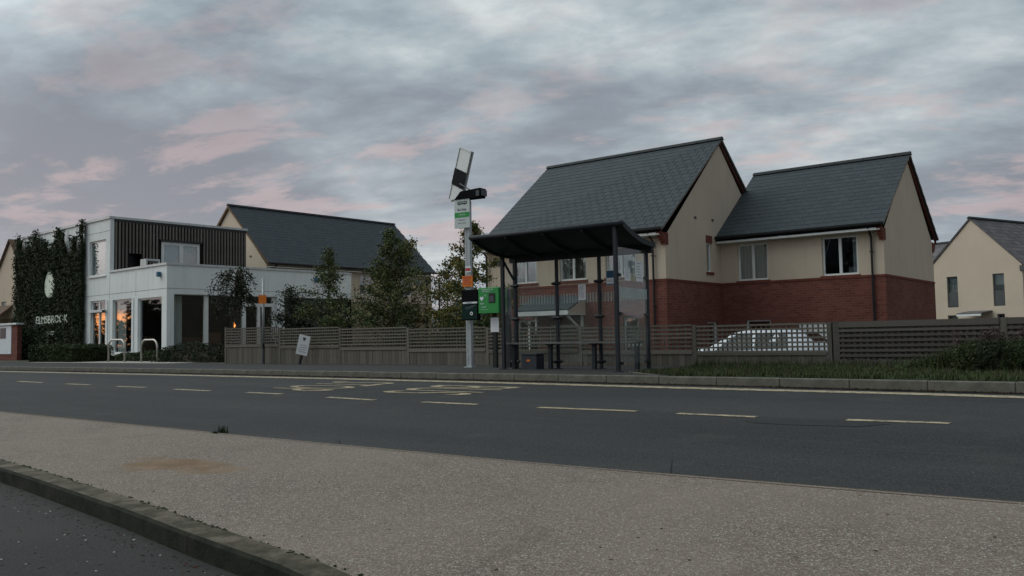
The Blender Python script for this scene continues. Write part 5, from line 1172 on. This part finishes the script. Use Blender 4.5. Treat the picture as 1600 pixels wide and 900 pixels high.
# ------------------------------------------------------------------ slim post with orange sign, leaning sign, bicycle stands
x_, y_ = at_y(411.3, 15.0)
lp_ = empty('sign_post', (x_, y_, 0), 0, 'slim grey steel post with a small orange sign in front of the fence', 'post')
zt2 = zat(411, 435, 15.0)
MB().tube([(0, 0, 0), (0, 0, .55)], .045, 10).build('base_sleeve', M['greyframe'], lp_); MB().tube([(0, 0, .55), (0, 0, zt2)], .038, 10).build('pole', M['steel'], lp_, smooth=True); MB().box(-.05, .05, -.055, .0, .46, .58).build('clamp', M['black'], lp_)
plate('sign', 404, 461.5, 416, 474, 'orange', 'small orange square sign on the slim grey post', yy=14.93, rz=R(35))
x_, y_ = at_y(468.5, 14.9)
sg = empty('leaning_sign', (x_, y_, 0), R(25), 'small white sign leaning on a dark stake in front of the fence', 'sign')
tm = Matrix.Rotation(R(14), 4, 'Y')
w = MB(); w.box(-.03, .03, -.03, .02, -.1, .62); s1 = w.build('stake', M['black'], sg); s1.rotation_euler = (0, R(13), 0)
w = MB(); w.box(-.17, .17, -.045, -.032, .26, .80); s2 = w.build('board', simple('sign_white', (0.55, 0.57, 0.58), .6, .3, .03), sg); s2.rotation_euler = (0, R(13), 0)
w = MB(); w.box(-.04, .04, -.048, -.046, .68, .74); w.box(-.015, .015, -.048, -.046, .64, .68); s3 = w.build('crest', M['ink'], s2)
w = MB()
for k in range(4): w.box(-.12 + .01 * k, .12 - .02 * (k % 2), -.048, -.046, .34 + .06 * k, .355 + .06 * k)
w.build('printed_lines', M['greyink'], s2)
bsg = 'bicycle stands'
for (pa_, pb_, lb) in ((170, 195, 'left steel hoop bicycle stand in front of the office doors'), (221, 246, 'right steel hoop bicycle stand in front of the office window')):
    a = gr(pa_, 565.2); b = gr(pb_, 565.2); y_ = 15.9; ax, _ = at_y(pa_, y_); bx_, _ = at_y(pb_, y_)
    cs_ = empty('bicycle_stand', ((ax + bx_) / 2, y_, 0), 0, lb, 'bicycle stand', bsg); hw = (bx_ - ax) / 2; zt3 = zat(182 if pa_ < 200 else 233, 531, y_); r_ = .28
    pts = [(-hw, 0, -.05), (-hw, 0, zt3 - r_)] + [(-hw + r_ * (1 - math.cos(t)), 0, zt3 - r_ + r_ * math.sin(t)) for t in (.3, .6, .9, 1.2, 1.571)] + [(hw - r_ * (1 - math.cos(t)), 0, zt3 - r_ + r_ * math.sin(t)) for t in (1.571, 1.2, .9, .6, .3)] + [(hw, 0, zt3 - r_), (hw, 0, -.05)]
    MB().tube(pts, .034, 8).build('hoop', M['stainless'], cs_, smooth=True)
    for s in (-hw, hw): MB().tube([(s, 0, 0), (s, 0, .015)], .07, 10).build('foot_plate', M['stainless'], cs_)

# ------------------------------------------------------------------ notice board wall, far left
yn = 17.6
a = px_local(38.5, 504, yn); b = px_local(0, 562, yn)
nb_ = empty('entrance_sign', (a[0] - .55, yn, 0), 0, 'white panel sign with brick end pier and pale coping at the far left', 'sign')
WN = 5.5; zN = a[1]
MB().box(-.62, 0, -.10, .10, -.1, zN - .09).build('brick_pier', M['brick'], nb_); MB().box(-WN, -.62, -.08, .08, -.1, .30).build('brick_base', M['brick'], nb_)
MB().box(-WN, -.64, -.12, .06, .30, zN - .09).build('panel', simple('sign_panel_white', (0.62, 0.65, 0.68), .6, .3, .04), nb_)
MB().box(-WN - .1, .10, -.20, .16, zN - .087, zN, .02).build('coping', M['coping'], nb_)
MB().box(-1.9, -1.25, -.135, -.122, zN - .72, zN - .22).build('dark_notice', M['bin'], nb_)
link('lettering', text_mesh('ELMSBROOK', .22, M['ink'], .004), nb_, (-3.1, -.125, zN - .50), UP)

# ------------------------------------------------------------------ far left house
x_, y_ = at_d(17, 62); hF = empty('house', (x_, y_, 0), 0, 'cream gabled house with brown tiled roof at the far left behind the ivy', 'house')
def LF(px, py): return loc((x_, y_), 0, px, py)
ap = LF(17, 376); le_ = LF(0, 434); bt = LF(38, 433); hwF = bt[0] - ap[0]; hwF = 3.6
zE = ap[1] - hwF * 1.05
wins = []
for (p0, q0, p1, q1) in ((2.5, 455, 10, 481), (25.5, 452, 31, 480)):
    a = LF(p0, q0); b = LF(p1, q1); wins.append((a[0], b[0], b[1], a[1]))
wall('rendered_wall', hF, ff, -hwF + ap[0], hwF + ap[0], 2.4, zE, wins, M['cream']); wall('stone_wall', hF, face_front(-.02), -hwF + ap[0], hwF + ap[0], -1, 2.4, [], M['stone'])
for q in wins: window(hF, ff, *q, mull=[(q[0] + q[1]) / 2], fw=.06)
w = MB(); w.poly([(ap[0] - hwF, 0, zE), (ap[0] + hwF, 0, zE), (ap[0], 0, ap[1])]); w.box(ap[0] + hwF - .01, ap[0] + hwF, 0, 8, -1, zE); w.build('gable', M['cream'], hF)
roof(hF, rm, -.15, 8, ap[0] + hwF + .3, zE - .25, ap[0], ap[1] + .1, M['browntile'], tiles=False, tw=.3, g=.3); roof(hF, rm, -.15, 8, ap[0] - hwF - .3, zE - .25, ap[0], ap[1] + .1, M['browntile'], tiles=False, tw=.3, g=.3)
cc = LF(6, 490); w = MB(); w.hexa([(cc[0] - 1.6, -1.1, cc[1] - .5), (cc[0] + 1.3, -1.1, cc[1] - .5), (cc[0] + 1.3, 0, cc[1] + .4), (cc[0] - 1.6, 0, cc[1] + .4), (cc[0] - 1.6, -1.1, cc[1] - .4), (cc[0] + 1.3, -1.1, cc[1] - .4), (cc[0] + 1.3, 0, cc[1] + .5), (cc[0] - 1.6, 0, cc[1] + .5)]); w.build('canopy', M['browntile'], hF)
w = MB(); ta = LF(37, 372); w.tube([(ta[0], 4, ta[1] - 1.3), (ta[0], 4, ta[1])], .03, 5); w.bar((ta[0] - .7, 4, ta[1] - .1), (ta[0] + .7, 4, ta[1] - .1), .03, .03); w.build('aerial', M['black'], hF)
x2_, y2_ = at_d(-6, 72); hG = empty('house', (x2_, y2_, 0), 0, 'brown tiled roof at the extreme left edge beyond the cream gable', 'house')
zG = EYE + ray(5, 392).z * 72 / math.hypot(ray(5, 392).x, ray(5, 392).y)
w = MB(); w.box(-8, 1.5, 0, 6, -1, zG - 3); w.build('rendered_wall', M['cream'], hG)
roof(hG, X, -8, 1.8, -.3, zG - 3.1, 3, zG, M['browntile'], tiles=False); roof(hG, X, -8, 1.8, 6.3, zG - 3.1, 3, zG, M['browntile'], tiles=False)

# ------------------------------------------------------------------ parked car behind the fence
def make_car(loc_, rz, label):
    rt = empty('parked_car', loc_, rz, label, 'car')
    # profile along x (front at -x), half width per station: (x, z_sill, z_belt, z_top, hw_belt, hw_top)
    st_ = [(-2.02, .30, .60, .66, .62, .55), (-1.92, .20, .74, .82, .74, .66), (-1.55, .18, .84, .93, .82, .74), (-1.0, .18, .89, 1.00, .85, .77), (-.72, .18, .91, 1.04, .86, .76), (-.05, .18, .93, 1.40, .87, .66), (.35, .18, .94, 1.47, .87, .64), (1.0, .18, .96, 1.47, .87, .63), (1.55, .18, .98, 1.40, .86, .62), (1.85, .20, .98, 1.16, .83, .66), (1.98, .26, .90, .98, .76, .66), (2.02, .34, .70, .74, .66, .58)]
    w = MB(); R_ = []
    for (x, zs_, zb_, zt__, hb, ht) in st_:
        pr = [(-hb * .92, zs_), (-hb, (zs_ + zb_) / 2), (-hb * .98, zb_), (-ht, zt__ - .03), (-ht * .8, zt__), (ht * .8, zt__), (ht, zt__ - .03), (hb * .98, zb_), (hb, (zs_ + zb_) / 2), (hb * .92, zs_)]
        R_.append([w.pt((x, y, z)) for y, z in pr])
    for a, b in zip(R_, R_[1:]):
        for k in range(9): w.f.append([a[k], b[k], b[k + 1], a[k + 1]])
        w.f.append([a[9], b[9], b[0], a[0]])
    w.f += [R_[0][::-1], R_[-1]]
    body = w.build('body', M['car'], rt, smooth=True)
    gm = glass('car_glass', (.10, .11, .11), 1.0)
    def side_pt(x, f, s):
        xs_ = [q[0] for q in st_]; zb_ = np.interp(x, xs_, [q[2] for q in st_]); zt__ = np.interp(x, xs_, [q[3] for q in st_]) - .03; hb = np.interp(x, xs_, [q[4] for q in st_]) * .98; ht = np.interp(x, xs_, [q[5] for q in st_])
        return (x, s * (hb + (ht - hb) * f + .008), zb_ + (zt__ - zb_) * f)
    for s in (-1, 1):
        for x0, x1, x0t, x1t in ((-.52, .42, -.02, .42), (.50, 1.30, .50, 1.22)):
            MB().poly([side_pt(x0, .08, s), side_pt(x1, .08, s), side_pt(x1t, .88, s), side_pt(x0t, .88, s)]).build('window', gm if False else M['black'] if False else gm, rt)
        w = MB(); w.box(-.72, -.58, s * .88 if s > 0 else -1.0, 1.0 if s > 0 else -.88, .92, 1.04, .02); w.build('wing_mirror', M['car'], rt)
        w = MB(); w.box(1.88, 2.0, s * .55 if s > 0 else -.82, .82 if s > 0 else -.55, .72, .90); w.build('tail_light', M['redlens'], rt)
        w = MB(); w.box(-2.0, -1.85, s * .42 if s > 0 else -.70, .70 if s > 0 else -.42, .56, .68, .01); w.build('headlight', M['steel'], rt)
        for x in (-1.28, 1.25):
            wh = MB().tube([(x, s * .70, .31), (x, s * .885, .31)], .31, 20).build('wheel', M['tyre'], rt); MB().tube([(x, s * .885, .31), (x, s * .892, .31)], .20, 16).build('rim', M['steel'], wh)
    MB().poly([(-.70, -.66, 1.035), (-.70, .66, 1.035), (-.08, .55, 1.395), (-.08, -.55, 1.395)]).build('windscreen', gm, rt)
    MB().poly([(1.875, -.6, 1.14), (1.875, .6, 1.14), (1.60, .54, 1.375), (1.60, -.54, 1.375)]).build('rear_window', gm, rt)
    return rt
CY = 20.6
xa, xb = at_y(1062, CY)[0], at_y(1290, CY)[0]
zr_c = zat(1240, 513, CY - .3)
make_car(((xa + xb) / 2 - .1, CY, zr_c - 1.47), R(4), 'pale silver white hatchback seen through the trellis fence below the lower brick house')

# ------------------------------------------------------------------ grass verge, tufts, tall grasses
def blades(name, xy, h, mat, w_=.006, lean=.35, parent=None, kind='stuff', z0=0.0, size_jit=.5):
    n = len(xy); hh = h * rng.uniform(1 - size_jit, 1 + size_jit, n); a = rng.uniform(0, 6.28, n); l = rng.uniform(0, lean, n) * hh
    b = np.column_stack([xy, np.full(n, z0)]); sx_2 = np.column_stack([np.cos(a + 1.57), np.sin(a + 1.57), np.zeros(n)]) * w_
    tip = b + np.column_stack([np.cos(a) * l, np.sin(a) * l, hh]); v = np.stack([b - sx_2, b + sx_2, tip], 1).reshape(-1, 3)
    o = link(name, npmesh(name, v, n, 3, M[mat]), parent)
    if kind: o['kind'] = kind
    return o
gx = [-7.3, -6.4, -5, -3.7, -2.6, -1.6, 0, 3, 10, 30]
strip('grass_verge', [(x, kerbY(x) + .125 + (1.2 if x < -6.9 else .35 if x < -6 else 0)) for x in gx], [(x, 15.3) for x in gx], M['soil'], .008, .02)
MB().hexa([(-7.42, 12.3, -.05), (-7.38, 12.3, -.05), (-6.43, 11.5, -.05), (-6.47, 11.5, -.05), (-7.42, 12.3, .012), (-7.38, 12.3, .012), (-6.43, 11.5, .012), (-6.47, 11.5, .012)]).build('edging_kerb', M['kerb'])['kind'] = 'structure'
n = 52000; x = rng.uniform(-7.6, 3, n); y = rng.uniform(11.2, 15.3, n); k_ = np.array([kerbY(a) for a in x]) + .15
ok = (y > k_) & (y > 12.35 - (x + 7.4) * .85 - 0.0); ok &= ~((x < -7.3) & (y < 14.6)); ok &= rng.uniform(size=n) < np.clip(.75 + .5 * np.sin(x * 2.3 + 1.3 * np.sin(y * 3)) * np.sin(y * 2.9 + x), .12, 1)
blades('grass', np.column_stack([x, y])[ok], .042, 'blade', .007, .6, z0=.01)
n = 2600; qx = rng.uniform(-6.2, 3, n); keep_ = rng.uniform(size=n) < .5 + .5 * np.sin(qx * 5) * np.sin(qx * 1.7)
blades('kerb_edge_grass', np.column_stack([qx, np.array([kerbY(a) for a in qx]) + .13 + np.abs(rng.normal(0, .05, n))])[keep_], .07, 'blade', .006, 1.1, z0=.0)
n = 1500; blades('dry_grass', np.column_stack([rng.uniform(-7, 3, n), rng.uniform(11.5, 15, n)]), .08, 'straw', .005, .8, z0=.01)
# clumps of longer grass at the fence foot and rank vegetation at the right
n = 2500; blades('fence_foot_grass', np.column_stack([rng.uniform(-7.6, 3, n), rng.normal(15.05, .09, n)]), .12, 'blade', .007, .6, z0=.01)
def tall_clump(px, y, h, wpx, label, n, mat='blade', stems=0, seed=1, cat='plant'):
    x_, y_ = at_y(px, y); rt = empty('tall_grass', (x_, y_, 0.01), 0, label, cat, 'rank plants on the right verge')
    sp = wpx; xy = np.column_stack([rng.normal(0, sp, n), rng.normal(0, sp * .45, n)]); blades('blades', xy, h, mat, .009, .75, rt, None)
    lv = rng.normal(size=(n // 2, 3)) * np.array([sp, sp * .4, h * .28]) + np.array([0, 0, h * .45]); lv = lv[lv[:, 2] > 0]; leaves('foliage', lv, .05, M['hedge'], rt, aspect=.35)
    if stems:
        w = MB(); r2 = np.random.default_rng(seed); c_ = []
        for i in range(stems):
            b = Vector((r2.normal() * sp, r2.normal() * sp * .35, 0)); hh = h * r2.uniform(1.2, 1.75); t_2 = b + Vector((r2.normal() * .12, r2.normal() * .08, hh)); w.tube([b, b.lerp(t_2, .5) + Vector((r2.normal() * .03, 0, 0)), t_2], [.006, .004, .002], 4, cap=False)
            for j in range(26): f = r2.uniform(.55, 1.02); p = b.lerp(t_2, f); c_.append((p.x + r2.normal() * .035, p.y + r2.normal() * .03, p.z))
        w.build('stems', M['straw'], rt); leaves('seed_heads', np.array(c_), .038, M['straw'], rt)
    return rt
tall_clump(1475, 14.2, .14, .30, 'short ragged grass patch left of the taller clumps', 1200)
tall_clump(1506, 13.9, .24, .20, 'wispy olive grass tuft at the left edge of the dark bush by the right fence', 1800)
tall_clump(1545, 14.2, .34, .26, 'tall dark seed stems behind the dark bush just left of the right frame edge', 900, stems=26, seed=3)
tall_clump(1592, 14.2, .36, .26, 'dense dark red brown seed heads at the right frame edge', 900, stems=34, seed=5)
for px, w_, h_, lb, mt in ((1520, .30, .36, 'dark low bush under the right fence, wispy olive grass on its left', 'blade'), (1566, .42, .40, 'broader dark green bush reaching towards the right frame edge', 'leafdark'), (1612, .40, .42, 'dark bush cut by the right frame edge', 'hedge')):
    x_, y_ = at_y(px, 13.7); shrub('shrub', x_, y_, w_, .32, h_, lb, mt, 6000, size=.085, aspect=.16, group='rank plants on the right verge')
# ------------------------------------------------------------------ loose things on the ground
zcp = None
def scatter(name, n, region, size, mat, zf, seed, label=None, flat=.5):
    r2 = np.random.default_rng(seed); w = MB(); c = 0
    while c < n:
        x, y = region(r2); s = size * r2.uniform(.4, 1.5); z = zcp(y, x) if zf is zcp else zf(y); a = r2.uniform(0, 6.28); ca_, sa_ = math.cos(a), math.sin(a)
        b0 = [(-s, -s * .6), (s * .8, -s * .7), (s, s * .5), (-s * .6, s * .7)]; bot_ = [(x + p * ca_ - q * sa_, y + p * sa_ + q * ca_, z) for p, q in b0]; top_ = [(x + (p * ca_ - q * sa_) * .6, y + (p * sa_ + q * ca_) * .6, z + s * flat) for p, q in b0]
        w.hexa(bot_ + top_); c += 1
    o = w.build(name, mat); o['kind'] = 'stuff'; return o
def on_verge(r2):
    while True:
        px, py = r2.uniform(0, 1600), r2.uniform(650, 900); x, y = rd(px, py)
        if y < nearY(x) - .05 and y > np.interp(x, NX, [b[1] for b in back]) + .03: return x, y
def in_gutter(r2):
    s = r2.uniform(20, seg[-1] - 10); a = along(s); b = along(s + .1); d_ = .17 + abs(r2.normal() * .13); p = offset([a, b], d_)[0]; return p
M['stone1'] = simple('pale_pebble', (0.42, 0.40, 0.37), .8, .3, .2, 30); M['leaflit'] = simple('fallen_leaf', (0.04, 0.028, 0.019), .9, .1, .4, 30); M['redleaf'] = simple('red_leaf', (0.085, 0.030, 0.018), .9, .1, .3, 20)
EX_, EY_ = [b[0] for b in b2], [b[1] for b in b2]
def zcp(y, x=0): return zg(float(np.interp(x, EX_, EY_))) - .104
scatter('fallen_leaves', 30, on_verge, .009, M['leaflit'], zg, 1, flat=.15)
scatter('pale_pebbles', 2600, on_verge, .0032, M['stone1'], zg, 12, flat=.5)
scatter('gutter_grit', 1500, in_gutter, .007, M['leaflit'], zcp, 2, flat=.2); scatter('gutter_pebbles', 60, in_gutter, .006, M['stone1'], zcp, 3); scatter('gutter_leaves', 120, in_gutter, .011, M['redleaf'], zcp, 4, flat=.12)
def on_park(r2):
    while True:
        px, py = r2.uniform(0, 480), r2.uniform(740, 900); x, y = rd(px, py)
        if y < np.interp(x, NX, [b[1] for b in back]) - .2: return x, y
scatter('car_park_grit', 30, on_park, .005, M['stone1'], zcp, 6); scatter('car_park_leaves', 60, on_park, .008, M['leaflit'], zcp, 7, flat=.15)
def in_far_gutter(r2): x = r2.uniform(-26, 2); return x, kerbY(x) - abs(r2.normal() * .05) - .01
scatter('kerb_litter', 1200, in_far_gutter, .014, M['leaflit'], lambda y: zroad(y) + .01, 9, flat=.6)
def moss_line(r2): s = r2.uniform(8, seg[-1] - 8); a = along(s); return a[0] + r2.normal() * .006, a[1] + r2.normal() * .008
scatter('kerb_joint_moss', 1500, moss_line, .007, M['leafdark'], zg, 10, flat=.9)
for px, py, h in ((347, 677, .10), (336, 679, .05)):
    x, y = rd(px, py); xy = np.column_stack([rng.normal(x, .03, 60), rng.normal(y, .02, 60)]); o = blades('road_edge_weed', xy, h * .6, 'leafdark', .006, .7, z0=zroad(y), kind=None)
    tag(o, 'dark weed tuft growing at the edge of the road' if h > .07 else 'smaller weed beside the dark tuft at the road edge', 'weed')
# ------------------------------------------------------------------ distance: woods all round, a far roof between the houses
def wood_line(name, pts, h, n, mat, size, z0=-1.3):
    r2 = np.random.default_rng(len(name)); P = np.array(pts, float); sg_ = np.linalg.norm(np.diff(P, axis=0), axis=1).cumsum(); sg_ = np.r_[0, sg_]
    s = r2.uniform(0, sg_[-1], n); x = np.interp(s, sg_, P[:, 0]); y = np.interp(s, sg_, P[:, 1]); top_ = h * (.72 + .2 * np.sin(s * .11) + .14 * np.sin(s * .37 + 1) + .1 * np.sin(s * .93))
    z = z0 + top_ * r2.uniform(0, 1, n) ** .8; q = np.column_stack([x + r2.normal(0, 2.0, n), y + r2.normal(0, 2.0, n), z]); o = leaves(name, q, size, M[mat], aspect=.9); o['kind'] = 'stuff'; return o
wood_line('distant_wood', [(-260, 60), (-180, 190), (-60, 240), (60, 260), (160, 220), (240, 120)], 9, 26000, 'leafdark', 2.0)
wood_line('woodland_edge_behind', [(-250, 60), (-230, -20), (-190, -110), (-110, -170), (0, -180), (110, -150), (200, -40), (240, 120)], 9.0, 70000, 'leafdark', 1.0)
wood_line('roadside_trees_behind', [(-46, -38), (-34, -41), (-20, -40), (-6, -42)], 11.5, 26000, 'leafdark', .8)
wood_line('roadside_copse', [(-200.5, -51.8), (-197, -55.0)], 12.5, 2600, 'leafdark', .8)  # unseen leaf clump added for a building opposite, dark in the office pane's reflection
x_, y_ = at_d(712, 58); hH = empty('house', (x_, y_, 0), R(-20), 'low dark slate roof seen between the trees left of the bus stop post', 'house')
zz_ = EYE + ray(712, 462).z * 58 / math.hypot(ray(712, 462).x, ray(712, 462).y)
w = MB(); w.box(-4, 2.5, 0, 5, -2, zz_ - 1.8); w.build('rendered_wall', M['cream'], hH)
roof(hH, X, -4.2, 2.7, -.3, zz_ - 2.0, 2.5, zz_, M['slate'], tiles=False); roof(hH, X, -4.2, 2.7, 5.3, zz_ - 2.0, 2.5, zz_, M['slate'], tiles=False)
x_, y_ = at_y(687, 21.5); w = MB(); w.tube([(0, 0, -1.1), (0, 0, zat(687, 435, 21.5))], .035, 6); w.build('pole', M['greyframe'], None, (x_, y_, 0)); tag(bpy.data.objects['pole.001'] if 'pole.001' in bpy.data.objects else bpy.data.objects['pole'], 'thin dark pole standing against the pink sky left of the bus stop post', 'pole')
